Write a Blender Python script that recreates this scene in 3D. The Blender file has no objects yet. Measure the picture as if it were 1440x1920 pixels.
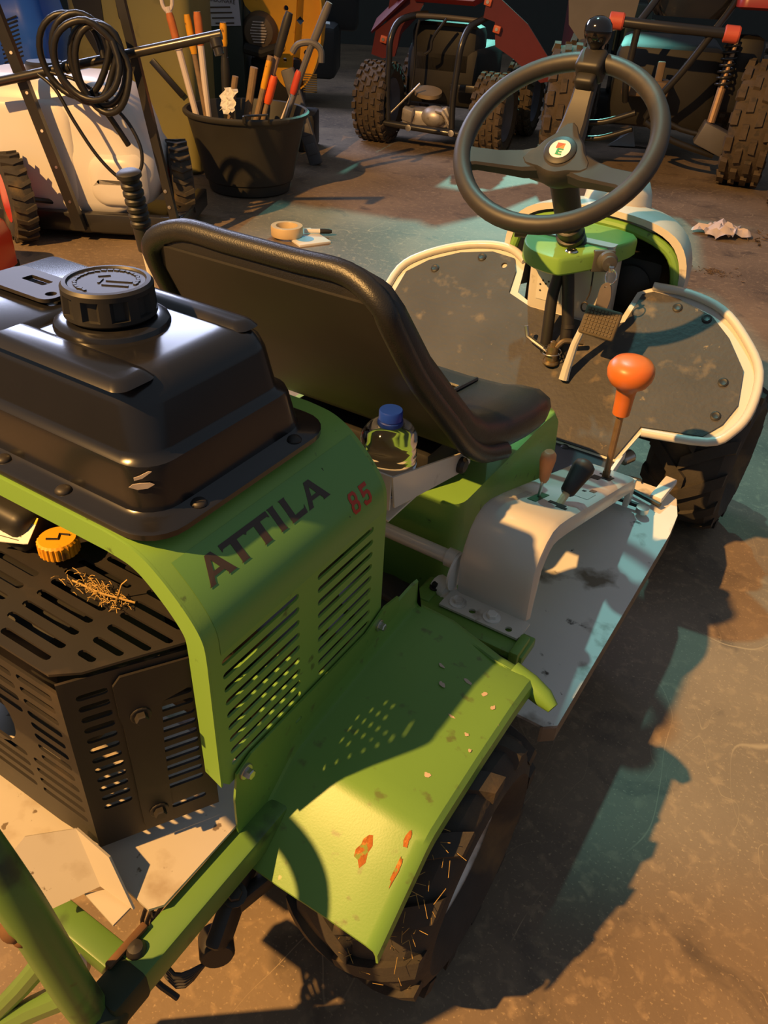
import bpy, bmesh, math, random
from mathutils import Vector, Matrix, Euler
from mathutils.geometry import delaunay_2d_cdt

random.seed(7)
SC = bpy.context.scene
COL = SC.collection
PI = math.pi
R = math.radians

# ------------------------------------------------------------------ camera
YAW, PITCH, ROLL = R(30.5), R(35.7), R(-3.3)
head = Vector((-math.sin(YAW), math.cos(YAW), 0))
side = Vector((math.cos(YAW), math.sin(YAW), 0))
view = head*math.cos(PITCH) + Vector((0, 0, -math.sin(PITCH)))
down = view.cross(side)
cx = side*math.cos(ROLL) + down*math.sin(ROLL)
cy = side*math.sin(ROLL) - down*math.cos(ROLL)
cam = bpy.data.cameras.new('camera'); cam.sensor_fit = 'VERTICAL'; cam.sensor_height = 24; cam.lens = 18.75
cam.clip_start = .02; cam.clip_end = 100
co = bpy.data.objects.new('camera', cam); COL.objects.link(co)
M = Matrix((cx, cy, -view)).transposed().to_4x4(); M.translation = (.565, 0, 1.25)
co.matrix_world = M
SC.camera = co

# ------------------------------------------------------------------ world, lamps, exposure
SC.view_settings.view_transform = 'Standard'; SC.view_settings.look = 'None'
SC.view_settings.exposure = 0; SC.view_settings.gamma = 1; SC.view_settings.use_curve_mapping = False
w = bpy.data.worlds.new('world'); SC.world = w; w.use_nodes = True
w.node_tree.nodes['Background'].inputs[0].default_value = (.40, .46, .54, 1)
w.node_tree.nodes['Background'].inputs[1].default_value = .37

def lamp(name, kind, loc, target, color, energy, **k):
    l = bpy.data.lights.new(name, kind); l.color = color; l.energy = energy
    for a, b in k.items(): setattr(l, a, b)
    o = bpy.data.objects.new(name, l); COL.objects.link(o); o.location = loc
    o.rotation_euler = (Vector(target)-Vector(loc)).to_track_quat('-Z', 'Y').to_euler()
    return o
# warm flood lamp high up behind the photographer, cold lamp high above the parked buggies
lamp('warm_flood_lamp', 'SPOT', (-1.95, -3.0, 4.85), (-.45, 1.25, .3), (1, .53, .16), 3450, spot_size=R(66), spot_blend=.55, shadow_soft_size=.05)
lamp('cold_bay_lamp', 'SPOT', (-3.8, 10.2, 3.4), (-1.3, 4.3, 0), (.30, .95, .80), 1150, spot_size=R(24), spot_blend=.5, shadow_soft_size=.08)
lamp('cold_overhead_lamp', 'SPOT', (-1.15, 3.2, 4.2), (-.05, 1.95, .4), (.32, .92, .88), 330, spot_size=R(25), spot_blend=.35, shadow_soft_size=.06)
# added area light, no window there: blue sheen on the tank, lighter upward faces
lamp('added_blue_fill', 'AREA', (-6.2, 5.2, 3.6), (-.3, .9, .7), (.66, .72, 1), 230, shape='RECTANGLE', size=3.2, size_y=1.4)

# ------------------------------------------------------------------ materials
MATS = {}
def mat(name, col, rough=.5, metal=0., var=.12, scale=14., bump=0., bscale=60., spots=None, coat=0., trans=0., spec=.5, streak=None):
    """procedural principled material; spots = list of (colour, threshold, scale, softness) wear patches"""
    if name in MATS: return MATS[name]
    m = bpy.data.materials.new(name); m.use_nodes = True
    nt = m.node_tree; N = nt.nodes; L = nt.links; b = N['Principled BSDF']
    b.inputs['Roughness'].default_value = rough; b.inputs['Metallic'].default_value = metal
    b.inputs['Specular IOR Level'].default_value = spec
    if coat: b.inputs['Coat Weight'].default_value = coat; b.inputs['Coat Roughness'].default_value = .12
    if trans: b.inputs['Transmission Weight'].default_value = trans
    tc = N.new('ShaderNodeTexCoord')
    no = N.new('ShaderNodeTexNoise'); no.inputs['Scale'].default_value = scale; no.inputs['Detail'].default_value = 6
    L.new(tc.outputs['Object'], no.inputs['Vector'])
    mx = N.new('ShaderNodeMix'); mx.data_type = 'RGBA'
    c = Vector(col[:3])
    lo = c*(1-var); hi = c*(1+var)
    mx.inputs[6].default_value = (*lo, 1); mx.inputs[7].default_value = (*[min(1, v) for v in hi], 1)
    L.new(no.outputs[0], mx.inputs[0]); out = mx.outputs[2]
    if spots:
        for k, (sc_, th, ss, soft) in enumerate(spots):
            n2 = N.new('ShaderNodeTexNoise'); n2.inputs['Scale'].default_value = ss; n2.inputs['Detail'].default_value = 8
            mp = N.new('ShaderNodeMapping'); mp.inputs['Location'].default_value = (3.1*k+1.7, 5.3*k, 2.2*k)
            if streak: mp.inputs['Scale'].default_value = streak
            L.new(tc.outputs['Object'], mp.inputs[0]); L.new(mp.outputs[0], n2.inputs['Vector'])
            rp = N.new('ShaderNodeMapRange'); rp.inputs[1].default_value = th; rp.inputs[2].default_value = th+soft
            L.new(n2.outputs[0], rp.inputs[0])
            m2 = N.new('ShaderNodeMix'); m2.data_type = 'RGBA'
            L.new(rp.outputs[0], m2.inputs[0]); L.new(out, m2.inputs[6]); m2.inputs[7].default_value = (*sc_, 1)
            out = m2.outputs[2]
    L.new(out, b.inputs['Base Color'])
    if bump:
        n3 = N.new('ShaderNodeTexNoise'); n3.inputs['Scale'].default_value = bscale; n3.inputs['Detail'].default_value = 4
        L.new(tc.outputs['Object'], n3.inputs['Vector'])
        bp = N.new('ShaderNodeBump'); bp.inputs['Strength'].default_value = bump; bp.inputs['Distance'].default_value = .004
        L.new(n3.outputs[0], bp.inputs['Height']); L.new(bp.outputs[0], b.inputs['Normal'])
    MATS[name] = m
    return m

GREEN = mat('green_paint', (.20, .385, .070), .42, var=.10, scale=5, spots=[((.10, .16, .04), .66, 45, .06)], bump=.02, bscale=400)
GREENW = mat('worn_green_paint', (.150, .300, .052), .4, var=.12, scale=6, bump=.03, bscale=400,
             spots=[((.12, .17, .04), .62, 38, .08), ((.55, .42, .25), .735, 30, .02), ((.50, .17, .02), .77, 17, .03)])
WHITE = mat('cream_white_paint', (.64, .60, .53), .38, var=.06, scale=6, spots=[((.38, .32, .25), .68, 26, .1)], coat=.2)
WHITEW = mat('dusty_white_paint', (.78, .75, .70), .55, var=.10, scale=7, spots=[((.22, .18, .13), .58, 9, .10), ((.07, .06, .045), .665, 13, .03), ((.05, .045, .035), .70, 34, .03)])
BLACKG = mat('gloss_black_enamel', (.012, .012, .014), .24, var=.3, scale=9, spots=[((.030, .026, .02), .60, 12, .2)], coat=.35)
BLACKM = mat('black_powder_coat', (.022, .019, .017), .5, var=.3, scale=20, spots=[((.055, .040, .026), .6, 14, .15)])
BLACKP = mat('black_plastic', (.020, .019, .018), .5, var=.2, scale=20)
VINYL = mat('black_vinyl', (.018, .018, .018), .38, var=.25, scale=8, spots=[((.040, .034, .026), .62, 10, .2)], bump=.15, bscale=500)
RUBBER = mat('rubber_mat', (.052, .048, .047), .62, var=.35, scale=9, spots=[((.16, .12, .075), .60, 16, .12), ((.26, .19, .10), .70, 45, .06)], bump=.3, bscale=90)
TYRE = mat('tyre_rubber', (.042, .036, .030), .8, var=.3, scale=30, spots=[((.14, .095, .045), .54, 9, .18)], bump=.2, bscale=150)
TYREM = mat('muddy_tyre_rubber', (.08, .058, .038), .9, var=.35, scale=18, spots=[((.05, .04, .03), .55, 25, .1)], bump=.4, bscale=90)
GREENSHADE = mat('shaded_frame_green', (.105, .215, .045), .4, var=.15, scale=8, spots=[((.10, .05, .02), .68, 22, .05), ((.04, .06, .025), .60, 12, .1)])  # green darkened to carry the shade over the rear frame; rust specks on top
STEEL = mat('bare_steel', (.55, .53, .50), .35, 1, var=.15, scale=40, spots=[((.30, .20, .12), .66, 30, .08)])
CHROME = mat('bright_steel', (.75, .74, .72), .18, 1, var=.05)
RUSTROD = mat('rusty_rod', (.36, .22, .11), .5, .7, var=.3, scale=60)
ORANGE = mat('orange_plastic', (.66, .165, .028), .38, var=.08, scale=12)
ORANGED = mat('dull_orange_plastic', (.72, .30, .12), .5, var=.15, scale=18, spots=[((.25, .12, .05), .68, 40, .05)])
REDP = mat('red_plastic', (.55, .06, .03), .4, var=.12)
STEER = mat('steering_plastic', (.031, .029, .029), .5, var=.2, scale=16, spots=[((.075, .06, .045), .6, 9, .2)])
KNOB = mat('gloss_knob', (.006, .006, .008), .08, var=.1, coat=.6)
YELLOWC = mat('yellow_plastic', (.72, .33, .01), .5, var=.2, scale=18, spots=[((.22, .10, .02), .64, 40, .06)])
PRINT = mat('dark_print', (.055, .038, .028), .5, var=.1)
REDPRINT = mat('red_print', (.50, .045, .02), .5, var=.1)
FILM = mat('decal_film', (.145, .335, .075), .3, var=.06, scale=5)
PAPER = mat('paper', (.72, .70, .66), .7, var=.05)
GRASS = mat('dry_grass', (.42, .27, .08), .9, var=.3, scale=60)
DARK = mat('engine_black', (.012, .011, .010), .6, var=.3)
HOSE = mat('black_hose', (.012, .012, .013), .42, var=.2)
ORLOGO = mat('orange_print', (.70, .22, .03), .5, var=.1)
GRLOGO = mat('green_print', (.04, .28, .10), .5, var=.1)

# ------------------------------------------------------------------ mesh helpers
def cat(pts, n=6, closed=False):
    """Catmull-Rom through pts"""
    P = [Vector(p) for p in pts]; out = []; m = len(P)
    for i in range(m if closed else m-1):
        if closed: a, b, c, d = P[(i-1) % m], P[i], P[(i+1) % m], P[(i+2) % m]
        else: a, b, c, d = P[max(i-1, 0)], P[i], P[i+1], P[min(i+2, m-1)]
        for k in range(n):
            t = k/n
            out.append(.5*((2*b)+(c-a)*t+(2*a-5*b+4*c-d)*t*t+(3*b-a-3*c+d)*t**3))
    if not closed: out.append(P[-1].copy())
    return out

def frame(z, up=(0, 0, 1)):
    z = Vector(z).normalized(); u = Vector(up)
    if abs(z.dot(u)) > .98: u = Vector((1, 0, 0))
    x = u.cross(z).normalized(); y = z.cross(x)
    return x, y, z

class G:
    """collects shapes in one bmesh and links it as one mesh object"""
    def __init__(s): s.bm = bmesh.new()
    def ring(s, pts): return [s.bm.verts.new(p) for p in pts]
    def face(s, vs):
        try: return s.bm.faces.new(vs)
        except ValueError: return None
    def bridge(s, a, b, closed=True):
        n = len(a)
        for i in range(n if closed else n-1): s.face((a[i], a[(i+1) % n], b[(i+1) % n], b[i]))
    def loft(s, rings, caps=(True, True), closed=True, loop=False):
        rs = [s.ring(r) for r in rings]
        for a, b in zip(rs[:-1], rs[1:]): s.bridge(a, b, closed)
        if loop: s.bridge(rs[-1], rs[0], closed)
        elif closed:
            if caps[0]: s.face(rs[0][::-1])
            if caps[1]: s.face(rs[-1])
        return s
    def tube(s, pts, r, n=10, smooth=0, closed=False, caps=True):
        pts = [Vector(p) for p in pts]
        if smooth: pts = cat(pts, smooth, closed)
        m = len(pts); rr = r if isinstance(r, (list, tuple)) else [r]*m
        if len(rr) != m: rr = [rr[min(len(rr)-1, int(i*len(rr)/m))] for i in range(m)]
        rings = []; px = None
        for i, p in enumerate(pts):
            if closed: t = (pts[(i+1) % m]-pts[i-1]).normalized()
            else: t = (pts[min(i+1, m-1)]-pts[max(i-1, 0)]).normalized()
            if px is None: x, y, _ = frame(t)
            else:
                x = (px-t*px.dot(t)).normalized(); y = t.cross(x)
            px = x
            rings.append([p+(x*math.cos(a)+y*math.sin(a))*rr[i] for a in [2*PI*k/n for k in range(n)]])
        return s.loft(rings, (caps, caps), loop=closed)
    def lathe(s, prof, o=(0, 0, 0), ax=(0, 0, 1), n=24, caps=(True, True), mod=None):
        """prof: (radius, height along ax)"""
        x, y, z = frame(ax); o = Vector(o); rings = []
        for r, h in prof:
            rings.append([o+z*h+(x*math.cos(a)+y*math.sin(a))*(r*(mod(a, h) if mod else 1)) for a in [2*PI*k/n for k in range(n)]])
        return s.loft(rings, caps)
    def box(s, c, size, rot=None, bev=0, seg=2):
        b = bmesh.new(); bmesh.ops.create_cube(b, size=1)
        for v in b.verts: v.co = Vector((v.co.x*size[0], v.co.y*size[1], v.co.z*size[2]))
        if bev: bmesh.ops.bevel(b, geom=list(b.edges), offset=bev, segments=seg, profile=.5, affect='EDGES')
        Mx = Matrix.Translation(c)
        if rot is not None: Mx = Mx @ (rot.to_4x4() if isinstance(rot, Matrix) else Euler(rot).to_matrix().to_4x4())
        return s.merge(b, Mx)
    def ball(s, c, rad, seg=16, rings=10):
        b = bmesh.new(); bmesh.ops.create_uvsphere(b, u_segments=seg, v_segments=rings, radius=1)
        rad = rad if isinstance(rad, (tuple, list)) else (rad,)*3
        return s.merge(b, Matrix.Translation(c) @ Matrix.Diagonal((*rad, 1)))
    def merge(s, b, Mx=Matrix()):
        mp = {v: s.bm.verts.new(Mx @ v.co) for v in b.verts}
        for f in b.faces: s.face([mp[v] for v in f.verts])
        b.free(); return s
    def plate(s, outer, holes, t, f):
        """flat sheet with holes; 2D outline -> 3D through f(u, v, w), w in 0..t"""
        vs = []; fs = []
        for lp in [outer]+list(holes):
            k = len(vs); vs += [Vector(p) for p in lp]; fs.append(list(range(k, k+len(lp))))
        v2, e2, f2, *_ = delaunay_2d_cdt(vs, [], fs, 2, 1e-7)
        top = [s.bm.verts.new(f(v.x, v.y, t)) for v in v2]; bot = [s.bm.verts.new(f(v.x, v.y, 0)) for v in v2]
        cnt = {}
        for fc in f2:
            s.face([top[i] for i in fc]); s.face([bot[i] for i in reversed(fc)])
            for i in range(len(fc)):
                a, b_ = fc[i], fc[(i+1) % len(fc)]
                key = (min(a, b_), max(a, b_)); cnt.setdefault(key, []).append((a, b_))
        for key, l in cnt.items():
            if len(l) == 1:
                a, b_ = l[0]; s.face((top[b_], top[a], bot[a], bot[b_]))
        return s
    def prism(s, poly, a, b):
        """poly of 3D points extruded by vector from a offset to b offset"""
        s.loft([[Vector(p)+Vector(a) for p in poly], [Vector(p)+Vector(b) for p in poly]]); return s
    def done(s, name, m, parent=None, smooth=35, bevel=0):
        bm = s.bm
        if bevel: bmesh.ops.bevel(bm, geom=[e for e in bm.edges if len(e.link_faces) == 2 and e.calc_face_angle(0) > .6], offset=bevel, segments=2, profile=.5, affect='EDGES')
        bmesh.ops.recalc_face_normals(bm, faces=bm.faces)
        me = bpy.data.meshes.new(name); bm.to_mesh(me); bm.free()
        me.materials.append(m)
        if smooth:
            me.polygons.foreach_set('use_smooth', [True]*len(me.polygons)); me.set_sharp_from_angle(angle=R(smooth))
        o = bpy.data.objects.new(name, me); COL.objects.link(o)
        if parent is not None:
            o.parent = parent
        return o

def thing(name, label, category, loc=(0, 0, 0), rz=0, group=None):
    o = bpy.data.objects.new(name, None); COL.objects.link(o); o.empty_display_size = .1
    o.location = loc; o.rotation_euler = (0, 0, rz); o['label'] = label; o['category'] = category
    if group: o['group'] = group
    return o
def tag(o, label, category, group=None):
    o['label'] = label; o['category'] = category
    if group: o['group'] = group
    return o
def copy_tree(o, parent=None):
    c = o.copy(); COL.objects.link(c); c.parent = parent
    for ch in list(o.children): copy_tree(ch, c)
    return c
def slot(u0, u1, v, h, n=4):
    """stadium hole from u0 to u1 centred on v"""
    r = h/2; pts = []
    for k in range(n+1):
        a = -PI/2+PI*k/n; pts.append((u1-r+r*math.cos(a), v+r*math.sin(a)))
    for k in range(n+1):
        a = PI/2+PI*k/n; pts.append((u0+r+r*math.cos(a), v+r*math.sin(a)))
    return pts
def circ(u, v, r, n=12): return [(u+r*math.cos(2*PI*k/n), v+r*math.sin(2*PI*k/n)) for k in range(n)]
def rrect(x0, x1, y0, y1, r, n=5):
    pts = []
    for cx_, cy_, a0 in ((x1-r, y1-r, 0), (x0+r, y1-r, PI/2), (x0+r, y0+r, PI), (x1-r, y0+r, 1.5*PI)):
        for k in range(n+1):
            a = a0+PI/2*k/n; pts.append((cx_+r*math.cos(a), cy_+r*math.sin(a)))
    return pts
def bolt(parent, p, ax, r=.008, m=None, name='bolt', flange=True):
    g = G()
    if flange: g.lathe([(r*1.55, 0), (r*1.55, .0025), (r*1.4, .003)], p, ax, 14)
    g.lathe([(r, .0025), (r, .009), (r*.85, .0105)], p, ax, 6)
    return g.done(name, m or STEEL, parent, 25)

# ------------------------------------------------------------------ the setting
def floor_material():
    m = bpy.data.materials.new('worn_concrete'); m.use_nodes = True
    nt = m.node_tree; N = nt.nodes; L = nt.links; b = N['Principled BSDF']; b.inputs['Roughness'].default_value = .62
    tc = N.new('ShaderNodeTexCoord')
    def noise(sc_, det=6, dist=0, sx=1):
        n = N.new('ShaderNodeTexNoise'); n.inputs['Scale'].default_value = sc_; n.inputs['Detail'].default_value = det; n.inputs['Distortion'].default_value = dist
        if sx != 1:
            mp = N.new('ShaderNodeMapping'); mp.inputs['Scale'].default_value = (sx, 1, 1); mp.inputs['Rotation'].default_value = (0, 0, .9); L.new(tc.outputs['Object'], mp.inputs[0]); L.new(mp.outputs[0], n.inputs['Vector'])
        else: L.new(tc.outputs['Object'], n.inputs['Vector'])
        return n.outputs[0]
    def ramp(x, a, c):
        r_ = N.new('ShaderNodeMapRange'); r_.inputs[1].default_value = a; r_.inputs[2].default_value = c; L.new(x, r_.inputs[0]); return r_.outputs[0]
    def mix(f, a, c):
        m_ = N.new('ShaderNodeMix'); m_.data_type = 'RGBA'; L.new(f, m_.inputs[0])
        for i, v in ((6, a), (7, c)):
            if isinstance(v, tuple): m_.inputs[i].default_value = (*v, 1)
            else: L.new(v, m_.inputs[i])
        return m_.outputs[2]
    c = mix(ramp(noise(2.2, 5), .35, .65), (.165, .120, .080), (.245, .180, .118))
    c = mix(ramp(noise(1.1, 4, .6), .5, .62), c, (.13, .095, .066))
    c = mix(ramp(noise(38, 9, .4), .54, .74), c, (.31, .225, .14))
    c = mix(ramp(noise(7, 9, .8), .58, .72), c, (.10, .075, .055))
    c = mix(ramp(noise(170, 4), .60, .72), c, (.37, .275, .17))
    def lines(sc_, det, wdt, msk):
        a = N.new('ShaderNodeMath'); a.operation = 'SUBTRACT'; a.inputs[1].default_value = .5; L.new(noise(sc_, det, .3, 2.2), a.inputs[0])
        b_ = N.new('ShaderNodeMath'); b_.operation = 'ABSOLUTE'; L.new(a.outputs[0], b_.inputs[0])
        r_ = N.new('ShaderNodeMapRange'); r_.inputs[1].default_value = wdt; r_.inputs[2].default_value = wdt*.2; L.new(b_.outputs[0], r_.inputs[0])
        k = N.new('ShaderNodeMath'); k.operation = 'MULTIPLY'; L.new(r_.outputs[0], k.inputs[0]); L.new(ramp(noise(msk, 3), .5, .58), k.inputs[1]); return k.outputs[0]
    c = mix(lines(1.3, 1.5, .0016, 2.3), c, (.36, .27, .17))
    c = mix(lines(2.7, 2, .0016, 4.1), c, (.32, .24, .15))
    L.new(c, b.inputs['Base Color'])
    bp = N.new('ShaderNodeBump'); bp.inputs['Strength'].default_value = .15; bp.inputs['Distance'].default_value = .004
    L.new(noise(60, 6), bp.inputs['Height']); L.new(bp.outputs[0], b.inputs['Normal'])
    return m
g = G(); g.box((-1.5, 3, -.05), (26, 26, .1))
fl = g.done('floor', floor_material(), None, 0); fl['kind'] = 'structure'
g = G(); g.box((0, 0, 2.4), (22, .15, 4.8))
wb = g.done('wall_back', mat('dark_plaster', (.05, .055, .05), .9), None, 0); wb['kind'] = 'structure'
wb.location = (.565+head.x*13, head.y*13, 0); wb.rotation_euler = (0, 0, YAW)

# ================================================================== the mower
# world axes are the mower's: x to its right, y forward, z up
MW = thing('ride_on_mower', 'green and cream ride-on mower with black seat, orange-knobbed lever and black fuel tank', 'mower', (-.05, 1.1, 0))

# ---- hood: bent sheet, louvred side panels, folded rear lip
XC = -.09
PROF = [(.04, .786), (.07, .783), (.09, .776), (.105, .766), (.121, .752), (.137, .735), (.150, .717), (.1565, .70), (.158, .675), (.158, .665)]
DP = [Vector((p.x, p.y)) for p in cat([(a, b, 0) for a, b in PROF], 4)]
CS = [0]
for a, b in zip(DP[:-1], DP[1:]): CS.append(CS[-1]+(b-a).length)
def prof_at(s):
    for i in range(len(DP)-1):
        if s <= CS[i+1] or i == len(DP)-2:
            t = (s-CS[i])/(CS[i+1]-CS[i]); p = DP[i].lerp(DP[i+1], t); d = (DP[i+1]-DP[i]).normalized()
            return p, Vector((-d.y, d.x))
HY0, HY1 = .375, .697
full = [Vector((.158, .667))]+[p for p in DP[::-1] if p.y > .67]
full = full+[Vector((2*XC-p.x, p.y)) for p in full[::-1]]
def inset(pl, d):
    out = []
    for i, p in enumerate(pl):
        t = (pl[min(i+1, len(pl)-1)]-pl[max(i-1, 0)]).normalized(); out.append(p+Vector((-t.y, t.x))*d)
    return out
inn = inset(full, .003)
g = G()
g.loft([[Vector((p.x, y, p.y)) for p in full]+[Vector((p.x, y, p.y)) for p in inn[::-1]] for y in (HY0+.0031, (HY0+HY1)/2, HY1)], (False, False))
def side(sgn):
    xx = .158 if sgn > 0 else 2*XC-.158
    holes = []
    for k in range(9):
        v = .662-k*.0195
        if sgn > 0: holes.append(slot(.394, .519, v, .0088)); holes.append(slot(.553, .669, v, .0088))
    outer = [(HY0+.0031, .667), (HY0+.0031, .49), (HY0+.012, .477), (HY1-.012, .477), (HY1, .49), (HY1, .667)]
    g.plate(outer, holes, .003, (lambda u, v, w: Vector((xx-sgn*w, u, v))))
side(1); side(-1)
# folded lip round the rear opening
lipo = [Vector((.158, .485))]+full+[Vector((2*XC-.158, .485))]
lipi = inset(lipo, .024)
lipi[0] = Vector((.136, .497)); lipi[-1] = Vector((2*XC-.136, .497))
g.loft([[Vector((p.x, HY0, p.y)) for p in lipo]+[Vector((p.x, HY0, p.y)) for p in lipi[::-1]],
        [Vector((p.x, HY0+.003, p.y)) for p in lipo]+[Vector((p.x, HY0+.003, p.y)) for p in lipi[::-1]]])
hood = g.done('hood', GREEN, MW, 30)
# printed film and lettering on the rounded shoulder
def on_hood(y, s, off):
    p, n = prof_at(s); p = p+n*off; return Vector((p.x, y, p.y))
g = G()
S0, S1 = .070, .180
rows = [[on_hood(y, S0+(S1-S0)*k/16, .0005) for y in (.394, .47, .55, .62, .69)] for k in range(17)]
vs = [g.ring(r) for r in rows]
for a, b in zip(vs[:-1], vs[1:]): g.bridge(a, b, False)
g.done('decal_film', FILM, hood, 60)
A_ = ([(0, 0), (.24, 0), (.24, .06), (.31, .24), (.70, .24), (.77, .06), (.74, 0), (1.08, 0), (1.04, .06), (.66, 1), (.42, 1), (.05, .06)], [[(.38, .40), (.63, .40), (.505, .76)]])
T_ = ([(.30, 0), (.66, 0), (.62, .06), (.62, .80), (.93, .80), (1, .72), (1, 1), (-.04, 1), (-.04, .72), (.03, .80), (.35, .80), (.35, .06)], [])
I_ = ([(-.04, 0), (.32, 0), (.28, .06), (.28, .94), (.32, 1), (-.04, 1), (0, .94), (0, .06)], [])
L_ = ([(-.04, 0), (.84, 0), (.90, .34), (.82, .22), (.28, .20), (.28, .94), (.32, 1), (-.04, 1), (0, .94), (0, .06)], [])
E8 = ([(.2, 0), (.8, 0), (1, .18), (1, .40), (.88, .52), (.96, .64), (.96, .84), (.78, 1), (.22, 1), (.04, .84), (.04, .64), (.12, .52), (0, .40), (0, .18)],
      [[(.34, .16), (.66, .16), (.72, .24), (.72, .36), (.66, .42), (.34, .42), (.28, .36), (.28, .24)], [(.36, .62), (.64, .62), (.70, .70), (.70, .78), (.64, .85), (.36, .85), (.30, .78), (.30, .70)]])
E5 = ([(.18, 0), (.8, 0), (1, .18), (1, .48), (.82, .64), (.34, .64), (.34, .80), (.94, .80), (.94, 1), (.06, 1), (.06, .42), (.30, .42), (.38, .48), (.66, .48), (.72, .40), (.72, .26), (.66, .18), (.32, .18), (.26, .28), (0, .24), (0, .16)], [])
def glyph(sh, y0, wd, sb, ht, m, nm='letter'):
    g = G()
    g.plate([(a*wd, b*ht) for a, b in sh[0]], [[(a*wd, b*ht) for a, b in h] for h in sh[1]], .0002, lambda u, v, w_: on_hood(y0+u, sb-v, .0009+w_))
    return g.done(nm, m, hood, 0)
for sh, y0, wd in ((A_, .411, .036), (T_, .447, .034), (T_, .482, .036), (I_, .521, .030), (L_, .540, .030), (A_, .568, .037)):
    glyph(sh, y0, wd, .1115, .0285, PRINT)
glyph(([(0, 0), (.0008/.01, 0), (.0008/.01, 1), (0, 1)], []), .6192, .01, .148, .066, PRINT, 'divider_line')
glyph(E8, .627, .016, .150, .026, REDPRINT, 'numeral'); glyph(E5, .650, .016, .150, .026, REDPRINT, 'numeral')

# ---- fuel tank
def tring(z, i, ish=0):
    return [Vector((x, y, z)) for x, y in rrect(-.295+i, .104-i, .378+i, .662-i-ish, max(.012, .042-i*.3), 6)]
g = G()
g.loft([tring(.788, 0), tring(.794, 0), tring(.796, .003), tring(.797, .017), tring(.801, .021), tring(.842, .024, .008), tring(.848, .025, .010), tring(.852, .030, .012),
        tring(.858, .032, .014), tring(.900, .037, .018), tring(.911, .041, .018), tring(.919, .049, .018), tring(.9225, .060, .018), tring(.923, .075, .018)])
tank = g.done('fuel_tank', BLACKG, MW, 40)
def pad(x0, x1, y0, y1, z0, z1, b, r=.012):
    g = G(); 
    g.loft([[Vector((x, y, z0)) for x, y in rrect(x0, x1, y0, y1, r)], [Vector((x, y, z1-b*.3)) for x, y in rrect(x0+b*.7, x1-b*.7, y0+b*.7, y1-b*.7, r)],
            [Vector((x, y, z1)) for x, y in rrect(x0+b*1.6, x1-b*1.6, y0+b*1.6, y1-b*1.6, max(.003, r-b))]])
    return g
pad(-.262, .058, .404, .452, .921, .9285, .007, .012).done('top_rib', BLACKG, tank, 50)
pad(-.262, .054, .566, .600, .921, .9285, .007, .012).done('top_rib', BLACKG, tank, 50)
pad(-.262, -.105, .406, .600, .921, .9286, .007, .012).done('top_rib', BLACKG, tank, 50)
g = G(); g.lathe([(.058, .0), (.056, .006), (.050, .009), (.040, .009)], (-.063, .508, .9215), (0, 0, 1), 28)
g.done('filler_neck', BLACKG, tank, 40)
g = G()
def scal(a, h): return 1-(.10 if (a*10/(2*PI)) % 1 > .42 else 0)*(1 if .007 < h < .026 else 0)
g.lathe([(.042, 0), (.0455, .003), (.0455, .0068), (.0455, .0072), (.0445, .0255), (.0445, .0262), (.0445, .031), (.042, .034), (.038, .0345), (.0365, .0325), (.0, .0325)], (-.063, .508, .932), (0, 0, 1), 80, mod=scal)
cap = g.done('tank_cap', BLACKP, tank, 28)
g = G()
for k in range(22):
    a = k*2*PI/30+.4
    g.box((-.063+.030*math.cos(a), .508+.030*math.sin(a), .9648), (.003, .0052, .0016), (0, 0, a+random.uniform(-.4, .4)))
g.box((-.052, .514, .9648), (.026, .002, .0016), (0, 0, .5)); g.box((-.047, .504, .9648), (.026, .002, .0016), (0, 0, .5))
g.box((-.067, .504, .9648), (.002, .012, .0016), (0, 0, .5)); g.box((-.075, .516, .9648), (.012, .002, .0016), (0, 0, .9))
g.done('embossed_marking', BLACKP, cap, 0)
g = G(); g.plate(rrect(-.235, -.128, .482, .535, .012), [rrect(-.20, -.165, .508, .522, .002, 2), circ(-.140, .498, .006)], .004, lambda u, v, w_: Vector((u, v, .932+w_)))
g.done('gauge_plate', BLACKM, tank, 30)
for p in ((-.121, .391), (-.028, .389), (-.22, .391), (.092, .45), (.092, .60)):
    g = G(); g.lathe([(.0085, 0), (.0085, .001), (.0065, .0035), (.003, .0045), (0, .0045)], (p[0], p[1], .7965), (0, 0, 1), 14)
    g.done('flange_screw', BLACKM, tank, 40)
def on_tank(u, v, w_): return Vector((.0665+u*.70+w_, .4055+u*.6-w_, .836+v))
g = G(); g.plate([(-.012, -.006), (-.004, -.009), (.006, -.008), (.013, -.004), (.009, -.002), (.0, -.002), (-.008, -.003)], [], .0006, on_tank); g.plate([(-.006, .001), (.002, .003), (.012, .010), (.009, .0105), (.0, .006), (-.006, .004)], [], .0006, on_tank)
g.done('paint_chip', mat('scuffed_primer', (.42, .36, .32), .6, var=.2, scale=60), tank, 0)

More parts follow.
